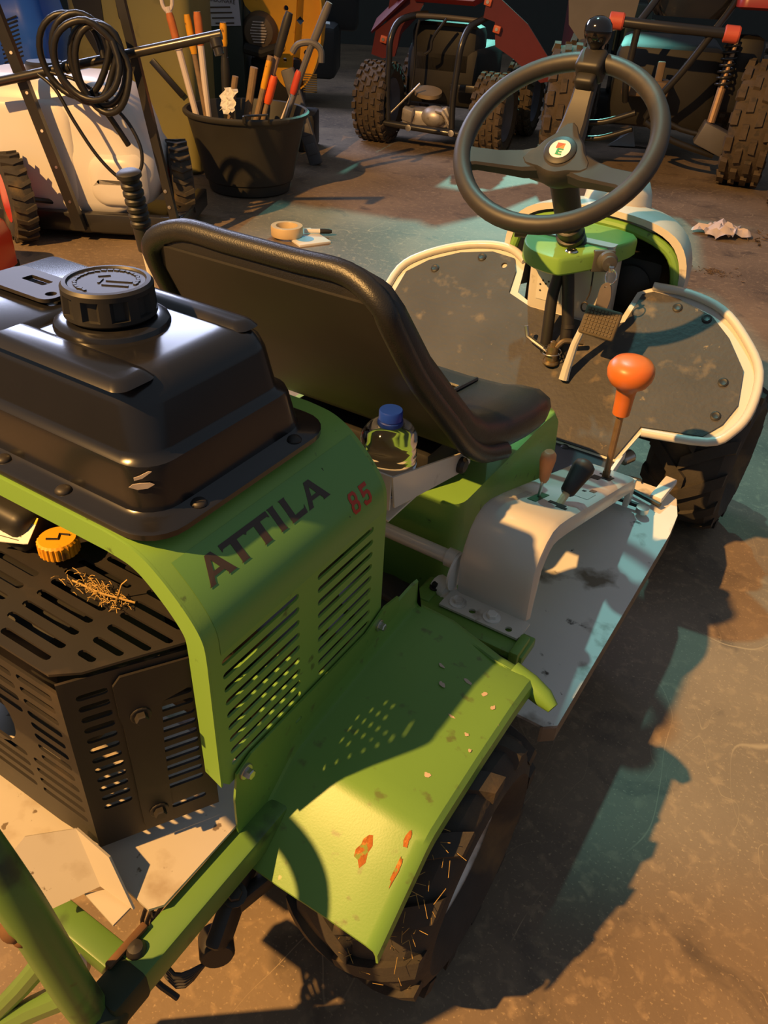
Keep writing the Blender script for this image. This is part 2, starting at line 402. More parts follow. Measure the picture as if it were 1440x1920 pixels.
# ---- engine guard with slotted sheets
GZ = .688
g = G()
sl = []
for a, b, y in ((-.028, .041, .291), (-.042, .040, .309), (-.044, .036, .328), (-.046, .034, .347), (-.048, .031, .366), (-.050, .029, .385), (-.053, .026, .405), (-.030, .03, .425),
                (.055, .077, .313), (.053, .092, .333), (.051, .108, .3525), (.048, .118, .3715), (.046, .113, .391), (.044, .113, .411),
                (-.135, -.066, .362), (-.13, -.063, .341), (-.13, -.062, .321), (-.13, -.06, .300), (-.23, -.16, .362), (-.23, -.16, .341), (-.23, -.16, .321), (-.23, -.16, .300)):
    sl.append(slot(a, b, y, .0085))
g.plate([(-.32, .275), (.056, .277), (.078, .296), (.131, .384), (.131, .44), (-.32, .44)], sl, .003, lambda u, v, w_: Vector((u, v, GZ-.003+w_)))
guard = g.done('engine_guard', BLACKM, MW, 30)
p0 = Vector((.065, .275, 0)); dv = Vector((.065, .11, 0)).normalized(); nv = Vector((dv.y, -dv.x, 0))
g = G(); sl = []
for k in range(12):
    v = .655-k*.0155
    sl.append(slot(.014, .044, v, .0078))
    if k != 0: sl.append(slot(.079 if k > 2 else .072, .122, v-.004, .0078))
    else: sl.append(slot(.068, .120, v-.006, .0078))
sl.append(slot(.082, .122, .445, .0078))
g.plate([(0, .42), (.135, .42), (.135, .676), (0, .680)], sl, .003, lambda u, v, w_: p0+dv*u+Vector((0, 0, v))-nv*w_)
gp = g.done('guard_side_sheet', BLACKM, guard, 30)
g = G(); g.plate([(.050, .43), (.082, .43), (.085, .55), (.090, .62), (.128, .632), (.128, .668), (.056, .670), (.048, .660), (.048, .615), (.050, .60)], [], .003, lambda u, v, w_: p0+dv*u+Vector((0, 0, v))+nv*(.001+w_))
g.done('guard_strap', BLACKM, guard, 30)
for u, v in ((.068, .611), (.068, .453)): bolt(guard, p0+dv*u+Vector((0, 0, v))+nv*.003, nv, .0068, BLACKM)
g = G(); sl = []
for k in range(12):
    v = .655-k*.0175
    if v > .53:
        sl.append(slot(.002, .054, v, .0085))
        if v > .60: sl.append(slot(-.056, -.006, v-.003, .0085))
    else:
        sl.append(slot(-.016, .056, v, .0085)); sl.append(slot(-.098, -.026, v, .0085)); sl.append(slot(-.19, -.112, v, .0085))
sl.append(circ(-.085, .560, .052, 20))
g.plate([(-.32, .415), (.0, .415), (.065, .425), (.065, .668), (-.32, .668)], sl, .003, lambda u, v, w_: Vector((u, .275+w_, v)))
g.done('guard_rear_sheet', BLACKM, guard, 30)
# things seen through and above the guard
g = G(); g.box((-.13, .39, .575), (.27, .16, .19), None, .02); g.lathe([(.07, 0), (.07, .04)], (-.12, .40, .64), (0, 0, 1), 20)
g.tube([(-.30, .43, .735), (-.16, .425, .742), (-.06, .44, .735), (.0, .47, .71)], .022, 10, 5)
g.done('engine_block', DARK, MW, 40)
g = G(); g.box((-.175, .40, .712), (.15, .055, .05), (0, 0, 0), .012, 3); g.done('air_filter_box', BLACKP, MW, 40)
g = G(); g.lathe([(.019, 0), (.0215, .002), (.0215, .016), (.019, .0185), (0, .0185)], (-.066, .394, .700), (0, 0, 1), 72, mod=lambda a, h: 1-.06*(1 if (a*24/(2*PI)) % 1 > .55 and h < .017 else 0))
oc = g.done('oil_cap', YELLOWC, MW, 30)
g = G(); g.tube([(-.072, .385, .7192), (-.062, .392, .7192), (-.068, .399, .7192), (-.058, .404, .7192)], .0013, 6); g.done('cap_emblem', DARK, oc)
g = G(); g.plate([(-.137, .364), (-.094, .376), (-.089, .378), (-.098, .402), (-.128, .398)], [], .001, lambda u, v, w_: Vector((u, v-.004, .703+(v-.364)*.6+w_)))
lb = g.done('warning_label', PAPER, MW, 0)
g = G(); g.plate([(-.128, .398), (-.098, .402), (-.0955, .396), (-.130, .391)], [], .001, lambda u, v, w_: Vector((u, v-.004, .7035+(v-.364)*.6+w_))); g.done('label_band', mat('yellow_print', (.75, .50, .02), .5), lb, 0)
g = G()
for k in range(5): g.plate([(-.128, .388-k*.004), (-.102, .392-k*.004), (-.102, .3926-k*.004), (-.128, .3886-k*.004)], [], .0008, lambda u, v, w_: Vector((u, v-.004, .7037+(v-.364)*.6+w_)))
g.done('label_text', PRINT, lb, 0)

# ---- rear deck, bracket, frame rails and rear bar
g = G(); g.plate([(-.34, .215), (-.035, .215), (.0, .262), (.10, .265), (.148, .262), (.158, .275), (.160, .46), (-.34, .46)], [], .004, lambda u, v, w_: Vector((u, v, .393+w_)))
SHADEW = mat('shaded_specked_cream', (.47, .43, .37), .45, var=.08, scale=9, spots=[((.16, .12, .08), .66, 60, .04), ((.33, .27, .20), .58, 14, .12)])  # cream dimmed in place of missing shade on the deck; dirt specks on top
g.done('rear_deck', SHADEW, MW, 0)
def sheet(pts, t, name, m, parent, n=None):
    pts = [Vector(p) for p in pts]; nn = (pts[1]-pts[0]).cross(pts[2]-pts[1]).normalized()*t
    g = G(); g.loft([pts, [p+nn for p in pts]]); return g.done(name, m, parent, 0)
br = sheet([(.0051, .2114, .4403), (.0088, .2283, .452), (.0458, .2648, .452), (.0889, .2499, .4015), (.0597, .208, .390)], .003, 'deck_bracket', SHADEW, MW)
sheet([(.0458, .2648, .452), (.0934, .2654, .440), (.1348, .253, .3963), (.0889, .2499, .4015)], .003, 'bracket_wing', SHADEW, br)
sheet([(.0766, .2372, .394), (.0946, .2552, .394), (.1292, .2549, .394), (.1284, .2304, .394)], .003, 'bracket_flap', SHADEW, br)
fr = G().box((.172, .50, .366), (.036, .60, .040), None, .004).done('frame_rail', GREENSHADE, MW, 40)
G().box((-.36, .50, .366), (.036, .60, .040), None, .004).done('frame_rail', GREENSHADE, MW, 40)
G().box((.07, .218, .350), (.17, .030, .030), None, .003).done('cross_rail', GREENSHADE, MW, 40)
for p in ((.163, .228, .386),):
    g = G(); g.lathe([(.011, 0), (.011, .002), (.008, .007), (0, .009)], p, (0, 0, 1), 14); g.done('rail_bolt', BLACKM, MW, 40)
g = G(); g.box((.150, .225, .372), (.008, .052, .045), (0, .2, 0), .002); g.done('rusty_tab', mat('rusty_steel', (.16, .08, .035), .8, .3, var=.4, scale=50), MW, 30)
hp = [(.165, .168, .345), (.160, .160, .42), (.154, .155, .50), (.146, .151, .57), (.126, .148, .635), (.085, .148, .695), (.02, .148, .735), (-.09, .148, .75)]
g = G(); g.tube(hp+[(-.18-x, y, z) for x, y, z in hp[-2::-1]], .0188, 12, 5)
rb = g.done('rear_hoop', GREENSHADE, MW)
g = G(); g.tube([(.166, .166, .362), (.21, .158, .352), (.27, .150, .34), (.33, .14, .33)], .0172, 12); g.done('hoop_arm', GREENSHADE, rb)
g = G(); g.tube([(.150, .156, .49), (.09, .145, .375), (.0, .13, .21)], .0105, 10); g.done('hoop_brace', GREENSHADE, rb)
g = G(); g.tube([(.162, .160, .425), (.09, .147, .32), (.0, .13, .18)], .0135, 10); g.done('hoop_brace', GREENSHADE, rb)
g = G(); g.ball((.170, .172, .360), (.027, .027, .026)); g.box((.172, .195, .366), (.040, .045, .044), None, .006); g.done('hoop_joint', mat('weld_black', (.022, .035, .018), .6, .2), rb, 40)
g = G(); g.ball((.142, .138, .552), (.012, .010, .010)); g.ball((.150, .139, .545), (.008, .007, .007)); g.done('rust_knot', mat('rusty_steel', (.16, .08, .035)), rb)
g = G(); g.tube([(.09, .215, .355), (.105, .20, .33), (.10, .19, .30)], .006, 6); g.done('hook_strap', STEEL, MW)
# hitch lever and cable under the fender
g = G(); g.box((.178, .352, .300), (.020, .10, .05), (.5, 0, .25), .006); g.box((.192, .395, .300), (.018, .10, .026), (.25, 0, -.35), .006); g.lathe([(.019, 0), (.021, .005), (.021, .030), (.018, .034)], (.166, .330, .255), (.5, -.45, .1), 20)
hl = g.done('linkage_arm', BLACKM, MW, 40)
bolt(hl, (.184, .352, .326), (.2, -.2, 1), .0095, BLACKM)
g = G()
for k in range(5): g.tube([(.13-.01*k, .31, .30), (.12-.008*k, .285, .27-.006*k), (.155, .27, .245-.008*k), (.175, .30, .24)], .0026, 6, 4)
g.tube([(.10, .30, .28), (.12, .26, .235), (.16, .265, .20)], .004, 6, 4)
g.done('linkage_spring', BLACKM, MW)

# ---- rear fenders
FZ = [(.386, .335, .335), (.440, .379, .377), (.484, .4135, .410), (.492, .4185, .4145), (.502, .4225, .418), (.530, .4265, .4205), (.62, .436, .424), (.72, .446, .422), (.775, .449, .416), (.792, .446, .410)]
def fender(mirror):
    def X(x): return x if not mirror else -.10-x
    g = G(); tops = []; t = .003
    for y, zi, zo in FZ:
        tp = [(.160, zi+.050), (.161, zi+.010), (.165, zi+.003), (.172, zi+.001), (.22, zi-.001), (.30, zo+.001), (.345, zo), (.356, zo-.002), (.362, zo-.008), (.364, zo-.022)]
        inn_ = [(x_-(.003 if i > 7 else 0)+(.003 if i < 3 else 0), z_-.003) for i, (x_, z_) in enumerate(tp)]
        tops.append([Vector((X(x_), y, z_)) for x_, z_ in tp]+[Vector((X(x_), y, z_)) for x_, z_ in inn_[::-1]])
    g.loft(tops)
    # rounded front roll
    rl = []
    for k in range(9):
        a = PI*.62*k/8; dy, dz = .026*math.sin(a), -.026*(1-math.cos(a))
        zz = [(.162, .446, 0), (.22, .443, 0), (.30, .414, .002), (.345, .410, 0), (.362, .402, -.004)]
        rl.append([Vector((X(x_), .788+dy+sh_, z_+dz)) for x_, z_, sh_ in zz]+[Vector((X(x_), .785+dy*.9+sh_, z_+dz-.0035)) for x_, z_, sh_ in zz[::-1]])
    g.loft(rl)
    g.tube([(X(.325), .796, .400), (X(.355), .793, .394), (X(.380), .788, .388), (X(.397), .783, .382)], [.017, .017, .015, .009], 12)
    f = g.done('rear_fender', GREENW, MW, 32)
    # bracket plate against the hood
    g = G(); g.plate([(.388, .335), (.62, .41), (.745, .452), (.735, .505), (.70, .512), (.655, .497), (.42, .50), (.395, .49), (.388, .45)], [circ(.655, .482, .004), slot(.50, .512, .472, .005)], .003, lambda u, v, w_: Vector((X(.1605+w_), u, v)))
    g.done('fender_bracket', GREENW, f, 0)
    s_ = -1 if mirror else 1
    bolt(f, (X(.1635), .408, .482), (s_, 0, 0), .0065, STEEL); bolt(f, (X(.1635), .685, .490), (s_, 0, 0), .0055, STEEL); return f
rf = fender(False); fender(True)
def fen(x, y):
    for (y0, a0, b0), (y1, a1, b1) in zip(FZ[:-1], FZ[1:]):
        if y0 <= y <= y1:
            t = (y-y0)/(y1-y0); zi = a0+(a1-a0)*t; zo = b0+(b1-b0)*t; k = min(1, max(0, (x-.22)/.08)); return zi*(1-k)+zo*k
random.seed(21)
RUSTY = mat('orange_rust', (.33, .105, .016), .9, var=.6, scale=160, bump=.4, bscale=300, spots=[((.20, .26, .05), .56, 120, .06), ((.50, .22, .04), .6, 90, .06)]); CHIP = mat('bare_primer', (.52, .40, .30), .8, var=.2)
for x, y, a, b, m_ in ((.297, .452, .010, .017, RUSTY), (.338, .480, .0045, .010, RUSTY), (.342, .452, .003, .016, RUSTY), (.265, .690, .006, .004, CHIP), (.318, .715, .004, .006, CHIP), (.338, .70, .003, .005, CHIP), (.30, .655, .006, .002, CHIP), (.33, .64, .004, .003, CHIP), (.318, .56, .005, .004, CHIP), (.345, .62, .003, .003, CHIP), (.29, .72, .007, .003, CHIP), (.25, .715, .005, .003, CHIP)):
    po = [(x+a*math.cos(t)*random.uniform(.55, 1.15), y+b*math.sin(t)*random.uniform(.55, 1.15)) for t in [2*PI*k/11 for k in range(11)]]
    g = G(); g.plate(po, [], .0004, lambda u, v, w_: Vector((u, v, fen(u, v)+.0008+w_))); g.done('rust_patch' if m_ is RUSTY else 'paint_chip', m_, rf, 0)

# ---- wheels
def tyre(g, Rr, W, rim, n=48, bulge=.03):
    h = W/2
    pr = [(rim, -h*.70), (rim+.012, -h*.86), (rim+(Rr-rim)*.5, -h), (Rr-.022, -h*.93), (Rr-.006, -h*.78), (Rr, -h*.4), (Rr+.002, 0), (Rr, h*.4), (Rr-.006, h*.78), (Rr-.022, h*.93), (rim+(Rr-rim)*.5, h), (rim+.012, h*.86), (rim, h*.70)]
    g.lathe(pr, (0, 0, 0), (1, 0, 0), n, (False, False))
def curved_block(g, Rr, th0, x0, th1, x1, wid, h, taper=.8, seg=4, drop=0):
    """bar running from (angle, x) to (angle, x) over the tread"""
    rows = []
    for k in range(seg+1):
        t = k/seg; th = th0+(th1-th0)*t; x = x0+(x1-x0)*t
        dth = wid/Rr/2; r0 = Rr-.008; r1 = Rr+h-drop*t**3
        f = lambda a, r_, xx=x: Vector((xx, r_*math.cos(a), r_*math.sin(a)))
        rows.append([f(th-dth, r0-drop*t**3), f(th-dth*taper, r1), f(th+dth*taper, r1), f(th+dth, r0-drop*t**3)])
    g.loft(rows)
def mower_wheel(name, Rr, W, loc, yaw=0):
    g = G(); tyre(g, Rr-.014, W, Rr*.50)
    n = 13
    for k in range(n):
        a = 2*PI*k/n
        curved_block(g, Rr-.014, a, -.012, a-.42, W*.485, .036, .013, .9, 6, drop=.020)
        curved_block(g, Rr-.014, a+PI/n, .012, a+PI/n-.42, -W*.485, .036, .013, .9, 6, drop=.020)
    t = g.done(name, TYRE, MW, 35); t.location = loc; t.rotation_euler = (0, 0, yaw)
    g = G(); rr = Rr*.52
    g.lathe([(rr, -W*.36), (rr+.006, -W*.34), (rr-.012, -W*.25), (rr-.02, W*.1), (rr-.015, W*.25), (rr+.006, W*.34), (rr, W*.36), (rr-.015, W*.22), (.05, W*.15), (.03, W*.2), (0, W*.2)], (0, 0, 0), (1, 0, 0), 28, (True, False))
    g.done('wheel_rim', WHITEW, t, 35)
    return t
w0 = mower_wheel('rear_wheel', .203, .205, (.292, .615, .203))
w1 = copy_tree(w0, MW); w1.location = (-.392, .615, .203)
w2 = mower_wheel('front_wheel', .205, .20, (.352, 1.98, .205), -.06)
w3 = copy_tree(w2, MW); w3.location = (-.445, 1.98, .205)
for q0, q1 in (((-.39, .615, .203), (.29, .615, .203)), ((-.44, 1.98, .205), (.35, 1.98, .205))):
    g = G(); g.tube([q0, q1], .022, 10); g.done('axle', DARK, MW)
g = G(); g.box((-.10, .84, .27), (.40, .26, .10), None, .02); g.lathe([(.06, 0), (.06, .05), (.03, .06)], (.05, .86, .31), (0, 0, 1), 20); g.box((.06, .80, .33), (.10, .08, .03), None, .006); g.done('gearbox', DARK, MW)
g = G(); g.box((-.10, 1.05, .17), (.62, .80, .10), None, .03); g.done('cutting_deck', BLACKM, MW)

# ---- side platform and its pedal
g = G()
pl = [(.10, .865), (.372, .865), (.390, .880), (.392, 1.50), (.386, 1.58), (.366, 1.645), (.335, 1.665), (.20, 1.67), (.10, 1.67)]
g.plate(pl, [], .006, lambda u, v, w_: Vector((u, v, .236+w_)))
pf = g.done('side_platform', WHITEW, MW, 0)
g = G()
edge = pl[1:8]
g.loft([[Vector((x, y, .242)), Vector((x, y, .205)), Vector((x-.004, y-.002, .205)), Vector((x-.004, y-.002, .240))] for x, y in edge]); g.done('platform_skirt', mat('muddy_skirt', (.20, .15, .10), .8, var=.4, scale=25), pf, 0)
G().box((.12, 1.25, .247), (.008, .78, .02)).done('platform_rib', WHITEW, pf, 0)
g = G(); g.box((.335, 1.625, .268), (.028, .082, .014), (.15, 0, -.12), .003); pp = g.done('reverse_pedal', WHITEW, pf, 30)
g = G(); g.tube([(.225, 1.545, .256), (.315, 1.545, .256)], .0055, 8); g.tube([(.26, 1.60, .256), (.345, 1.575, .256)], .006, 8); g.done('pedal_link', BLACKM, pp)
g = G(); g.lathe([(.014, 0), (.014, .012), (.008, .013)], (.318, 1.532, .252), (0, 0, 1), 14); g.done('pedal_pivot', STEEL, pp, 35)
g = G(); g.tube([(.225, 1.655, .244), (.235, 1.655, .252), (.275, 1.66, .252), (.280, 1.66, .244)], .002, 6); g.done('wire_clip', BLACKM, pf)
g = G(); g.lathe([(.013, 0), (.016, .004), (.016, .03), (.012, .034)], (.212, 1.70, .262), (.5, .8, .2), 14); g.done('cable_end', STEEL, MW, 35)

# ---- gear console
g = G()
cp = [(.940, .364), (.937, .40), (.936, .43), (.941, .462), (.955, .488), (.975, .505), (1.0, .513), (1.03, .509), (1.08, .493), (1.20, .449), (1.35, .394), (1.48, .347), (1.535, .326), (1.552, .315), (1.556, .296)]
cpv = [Vector(p) for p in cp]; rings = []
for i, p in enumerate(cpv):
    t = (cpv[min(i+1, len(cpv)-1)]-cpv[max(i-1, 0)]).normalized(); nn = Vector((-t.y, t.x))
    x0, x1 = (.158, .290) if i < 3 else (.160, .288)
    drop = .030 if i > 3 else .012+.005*i
    prof_ = [(x0, -drop), (x0, -.010), (x0+.003, -.003), (x0+.010, 0), (x1-.012, 0), (x1-.004, -.004), (x1, -.012), (x1, -drop)]
    r_ = [Vector((x, p.x+nn.x*h, p.y+nn.y*h)) for x, h in prof_]
    r_ += [Vector((x-(.003 if x > .22 else -.003), p.x+nn.x*(h-.003), p.y+nn.y*(h-.003))) for x, h in prof_[::-1]]
    rings.append(r_)
g.loft(rings)
g.plate([(.152, .896), (.292, .896), (.295, .905), (.295, .940), (.158, .945), (.152, .935)], [circ(.205, .912, .006), circ(.272, .908, .006)], .004, lambda u, v, w_: Vector((u, v, .362+w_)))
g.box((.282, 1.53, .290), (.012, .03, .06), None, .002); g.box((.166, 1.53, .290), (.012, .03, .06), None, .002)
cs = g.done('gear_console', WHITE, MW, 35)
for x in (.176, .238): bolt(cs, (x, .916, .366), (0, 0, 1), .0095, WHITEW)
def ctop(y):  # top height of the sloped console
    for (y0, z0), (y1, z1) in zip(cp[7:-1], cp[8:]):
        if y0 <= y <= y1: return z0+(z1-z0)*(y-y0)/(y1-y0)
sn = Vector((0, .345, .94)).normalized()
def gate(x0, x1, y0, y1, name='gate_slot', m=DARK):
    g = G(); g.plate([(x0, y0), (x1, y0), (x1, y1), (x0, y1)], [], .0006, lambda u, v, w_: Vector((u, v, ctop(v)+.0004+w_))); return g.done(name, m, cs, 0)
gate(.204, .220, 1.085, 1.155, 'gate_slot', mat('slot_green', (.02, .10, .04), .6)); gate(.232, .262, 1.112, 1.126); gate(.250, .268, 1.10, 1.112)
gate(.222, .240, 1.395, 1.432); gate(.240, .258, 1.42, 1.46); gate(.212, .226, 1.36, 1.398); gate(.226, .250, 1.455, 1.468)
gate(.240, .272, 1.215, 1.27, 'console_label', mat('pale_print', (.50, .47, .40), .5)); gate(.246, .253, 1.262, 1.276); gate(.256, .266, 1.28, 1.30, 'print_mark', mat('brown_print', (.25, .10, .05), .6))
gate(.185, .196, 1.06, 1.13, 'console_label', MATS['pale_print'])
# levers
g = G(); g.box((.212, 1.124, .492), (.004, .010, .075), (-.08, .05, 0), .001); l1 = g.done('throttle_lever', STEEL, MW, 30)
g = G(); g.loft([[Vector((.213+a*sx*.010, 1.129+a2*.012*sx, z+.048)) for a, a2 in [(math.cos(2*PI*k/12)*(1 if True else 1), math.sin(2*PI*k/12)) for k in range(12)]] for z, sx in ((.458, .55), (.465, .85), (.485, 1.1), (.502, 1.35), (.512, 1.25), (.518, .8))])
g.done('lever_grip', ORANGED, l1, 50)
bx = Vector((.012, .075, .052)).normalized()
g = G(); g.tube([Vector((.246, 1.120, .466)), Vector((.246, 1.120, .466))+bx*.05], .007, 8); l2 = g.done('range_lever', mat('cream_paint', (.70, .55, .30), .5), MW)
g = G(); g.lathe([(.010, 0), (.013, .004), (.015, .02), (.0185, .045), (.0195, .055), (.018, .063), (.012, .068), (0, .069)], Vector((.246, 1.120, .466))+bx*.035, bx, 20); g.done('lever_grip', BLACKP, l2, 50)
o0 = Vector((.243, 1.443, .352)); o1 = Vector((.245, 1.43, .522)); od = (o1-o0).normalized()
g = G(); g.tube([o0, o0+od*.05, o1], [.0065, .0065, .0075], 10); g.box(o0+od*.012, (.014, .014, .03), None, .002); l3 = g.done('gear_lever', RUSTROD, MW)
g = G(); g.lathe([(.0165, 0), (.0168, .004), (.0175, .03), (.019, .052), (.024, .062), (.036, .070), (.0425, .082), (.044, .092), (.0425, .103), (.036, .112), (.022, .118), (0, .1195)], o1-od*.005, od, 28); g.done('lever_knob', ORANGE, l3, 50)

# ---- green bracket between console and fender, cross pipe
g = G(); g.box((.215, .895, .350), (.20, .055, .018), None, .003); g.box((.302, .885, .352), (.016, .05, .035), None, .004); g.box((.118, .925, .352), (.03, .06, .02), None, .003)
gb = g.done('console_bracket', GREENW, MW, 30)
bolt(gb, (.125, .93, .363), (0, 0, 1), .006, DARK)
g = G(); g.tube([(.10, .862, .350), (.30, .862, .338)], .010, 8); g.tube([(.07, .845, .38), (.20, .832, .372), (.31, .818, .36)], .005, 6); g.done('rod_and_spring', BLACKM, MW)
g = G(); g.tube([(-.06, .955, .420), (.135, .951, .420)], .0125, 12); g.tube([(.132, .951, .420), (.150, .951, .420)], .0165, 12); cpipe = g.done('cross_pipe', WHITE, MW)
g = G(); g.lathe([(.034, 0), (.034, .004)], (.150, .950, .398), (1, 0, 0), 20); g.lathe([(.018, -.03), (.018, .0)], (.150, .935, .36), (1, -.4, 0), 12); g.done('pivot_plate', WHITEW, cpipe, 35)

# ---- seat base, seat
g = G()
g.loft([[Vector((x, y, z)) for x, y in rrect(-.34, .118, 1.0, yf, .035)] for z, yf in ((.24, 1.50), (.36, 1.50), (.44, 1.485), (.475, 1.45), (.482, 1.41))])
g.done('seat_base', GREEN, MW, 40)
g = G(); g.box((-.10, 1.14, .51), (.30, .26, .09), None, .01); g.done('seat_suspension', DARK, MW)
ST = [(.806, .924, .148, .030), (.808, .912, .186, .040), (.822, .886, .199, .046), (.872, .806, .214, .048), (.942, .722, .232, .050), (.985, .674, .240, .052), (1.03, .642, .245, .054), (1.09, .622, .252, .056), (1.17, .612, .260, .058), (1.23, .606, .262, .058), (1.265, .594, .258, .052), (1.280, .572, .245, .035)]
g = G(); rings = []; SP = [Vector((a, b)) for a, b, *_ in ST]
def seat_pt(i, u, h):
    y, z, hw, th = ST[i]; t = (SP[min(i+1, len(SP)-1)]-SP[max(i-1, 0)]).normalized(); nn = Vector((-t.y, t.x))
    return Vector((-.097+u*hw, y+nn.x*h, z+nn.y*h))
US = [-1, -.97, -.88, -.74, -.62, -.35, 0, .35, .62, .74, .88, .97, 1]
for i in range(len(ST)):
    th = ST[i][3]; fr_ = []; bk = []
    for u in US:
        a = abs(u); bol = {1: -.018, .97: -.004, .88: .006, .74: .004, .62: -.004, .35: -.008, 0: -.008}[a]
        e = min(1, i/2) if i < 6 else 1
        fr_.append(seat_pt(i, u, bol*(e if a < .9 else 1)))
        bk.append(seat_pt(i, u, -th+(.016 if a == 1 else .003 if a == .97 else 0)))
    rings.append(fr_+bk[::-1])
g.loft(rings)
seat = g.done('seat', VINYL, MW, 50)
# rolled rim round the back and recessed rear shell
def rim(i, u): return seat_pt(i, u, -ST[i][3]+.004)
path = [rim(i, -.985) for i in (6, 5, 4, 3, 2, 1)]+[rim(0, u) for u in (-.9, -.4, 0, .4, .9)]+[rim(i, .985) for i in (1, 2, 3, 4, 5, 6, 7)]
g = G(); g.tube(path, .0155, 10, 4); g.done('back_rim', VINYL, seat, 60)
g = G(); 
pn = []
for i in (1, 2, 3, 4, 5, 6, 7, 8): pn.append([seat_pt(i, u, -ST[i][3]-.004) for u in (-.86, -.80, -.4, 0, .4, .86, .92)]+[seat_pt(i, u, -ST[i][3]+.006) for u in (.94, .4, 0, -.4, -.88)])
g.loft(pn); g.done('back_shell', BLACKP, seat, 40)
for x0, x1 in ((-.18, -.03),):
    g = G(); g.tube([seat_pt(5, u, -.002) for u in (-.6, 0, .6)], .004, 6); g.tube([seat_pt(8, -.45, -.003), seat_pt(8, .45, -.003)], .004, 6); g.tube([seat_pt(7, .45, -.004), seat_pt(9, .45, -.004)], .004, 6); g.tube([seat_pt(7, .0, -.004), seat_pt(9, .0, -.004)], .004, 6); g.done('cushion_seam', VINYL, seat)

# ---- bottle bracket
g = G()
g.plate([(.765, .672), (1.005, .597), (1.010, .572), (.99, .566), (.775, .617)], [], .003, lambda u, v, w_: Vector((.122+w_, u, v)))
g.plate([(.03, .672), (.122, .672), (.122, .617), (.03, .617)], [], .003, lambda u, v, w_: Vector((u, .765+w_, v)))
g.plate([(.03, .765), (.122, .765), (.122, .90), (.03, .90)], [], .003, lambda u, v, w_: Vector((u, v, .598+w_)))
bb = g.done('bottle_bracket', WHITE, MW, 0)
g = G(); g.lathe([(.0135, 0), (.0135, .006), (.010, .010), (0, .011)], (.125, .972, .587), (1, 0, 0), 16); g.done('bracket_knob', BLACKP, bb, 40)

# ---- foot floor and sloping foot rests
sl_ = R(38); fo = Vector((0, 1.62, .32)); fq = Vector((0, math.cos(sl_), math.sin(sl_))); fn = Vector((0, -math.sin(sl_), math.cos(sl_)))
def FP(x, q, h=0): return Vector((x, 0, 0))+fo+fq*q+fn*h
OUT = [(.247, .066), (.385, .090), (.425, .130), (.442, .193), (.428, .287), (.372, .360), (.300, .418), (.215, .440), (.129, .438), (.098, .415), (.088, .330), (.06, .308), (-.131, .311), (-.185, .335), (-.195, .385), (-.205, .425), (-.250, .449), (-.310, .450), (-.390, .427), (-.476, .377), (-.529, .314), (-.532, .20), (-.515, .13), (-.475, .09), (-.337, .066), (-.337, -.02), (.222, -.02)]
g = G(); g.plate(OUT, [], .004, lambda u, v, w_: FP(u, v, -.004+w_)); ft = g.done('foot_rest', WHITE, MW, 0)
g = G(); g.tube([FP(x, q, .004) for x, q in cat([(a, b, 0) for a, b in OUT[:9]], 4) for _ in (0,)] if False else [FP(p.x, p.y, .005) for p in cat([(a, b, 0) for a, b in OUT[:9]], 4)], .0105, 8); g.done('rolled_edge', WHITE, ft, 60)
g = G(); g.tube([FP(p.x, p.y, .005) for p in cat([(a, b, 0) for a, b in OUT[15:25]], 4)], .0105, 8); g.done('rolled_edge', WHITE, ft, 60)
MATO = [(.240, .078), (.372, .100), (.400, .140), (.414, .195), (.396, .280), (.338, .352), (.285, .395), (.20, .420), (.135, .424), (.112, .41), (.102, .325), (.06, .298), (-.135, .301), (-.205, .325), (-.215, .39), (-.235, .425), (-.300, .430), (-.385, .405), (-.46, .36), (-.505, .31), (-.508, .20), (-.495, .14), (-.46, .105), (-.330, .078), (-.330, -.015), (.215, -.015)]
g = G(); g.plate(MATO, [circ(-.252, .398, .008, 10)], .005, lambda u, v, w_: FP(u, v, .001+w_)); mt_ = g.done('rubber_mat', RUBBER, ft, 0)
for x, q in ((-.32, .406), (.203, .396), (.275, .386), (.366, .239), (.38, .155), (-.43, .34)):
    g = G(); g.lathe([(.0115, 0), (.0115, .002), (.008, .004), (.005, .003), (0, .003)], FP(x, q, .006), fn, 14); g.done('mat_stud', BLACKP, ft, 40)
g = G(); g.plate([(-.33, 1.44), (.222, 1.44), (.222, 1.625), (-.33, 1.625)], [], .004, lambda u, v, w_: Vector((u, v, .302+w_))); g.done('foot_panel', mat('dark_floor_sheet', (.045, .045, .05), .6, var=.3), ft, 0)
G().box((.226, 1.545, .300), (.008, .20, .022), (.1, 0, 0), .001).done('panel_edge', WHITEW, ft, 0)
for x, y in ((.10, 1.60), (.15, 1.53)): 
    g = G(); g.lathe([(.010, 0), (.010, .001), (.006, .004), (0, .005)], (x, y, .306), (0, 0, 1), 12); g.done('panel_bolt', BLACKM, ft, 40)

# ---- steering column, dash, pedal, cables
g = G()
g.loft([[Vector((x, y, z)) for x, y in rrect(-.150, .048, y0, y0+.10, .012, 3)] for z, y0 in ((.40, 1.875), (.56, 1.853), (.70, 1.835))]); colm = g.done('steering_column', WHITE, MW, 30)
def colp(x, z, off=.002): return Vector((x, 1.853+(.56-z)*.13-off, z))
g = G(); g.plate([(-.125, .535), (-.062, .535), (-.062, .628), (-.125, .628)], [], .0004, lambda u, v, w_: colp(u, v, .0010+w_)); g.done('sticker', PAPER, colm, 0)
g = G(); g.plate(circ(-.079, .606, .0095, 20), [circ(-.079, .606, .0078, 20)], .0004, lambda u, v, w_: colp(u, v, .0018+w_)); g.plate([(-.082, .601), (-.080, .601), (-.080, .605), (-.076, .605), (-.075, .607), (-.075, .609), (-.076, .611), (-.082, .611)], [[(-.080, .607), (-.080, .6095), (-.077, .6095), (-.077, .607)]], .0004, lambda u, v, w_: colp(u, v, .0018+w_))
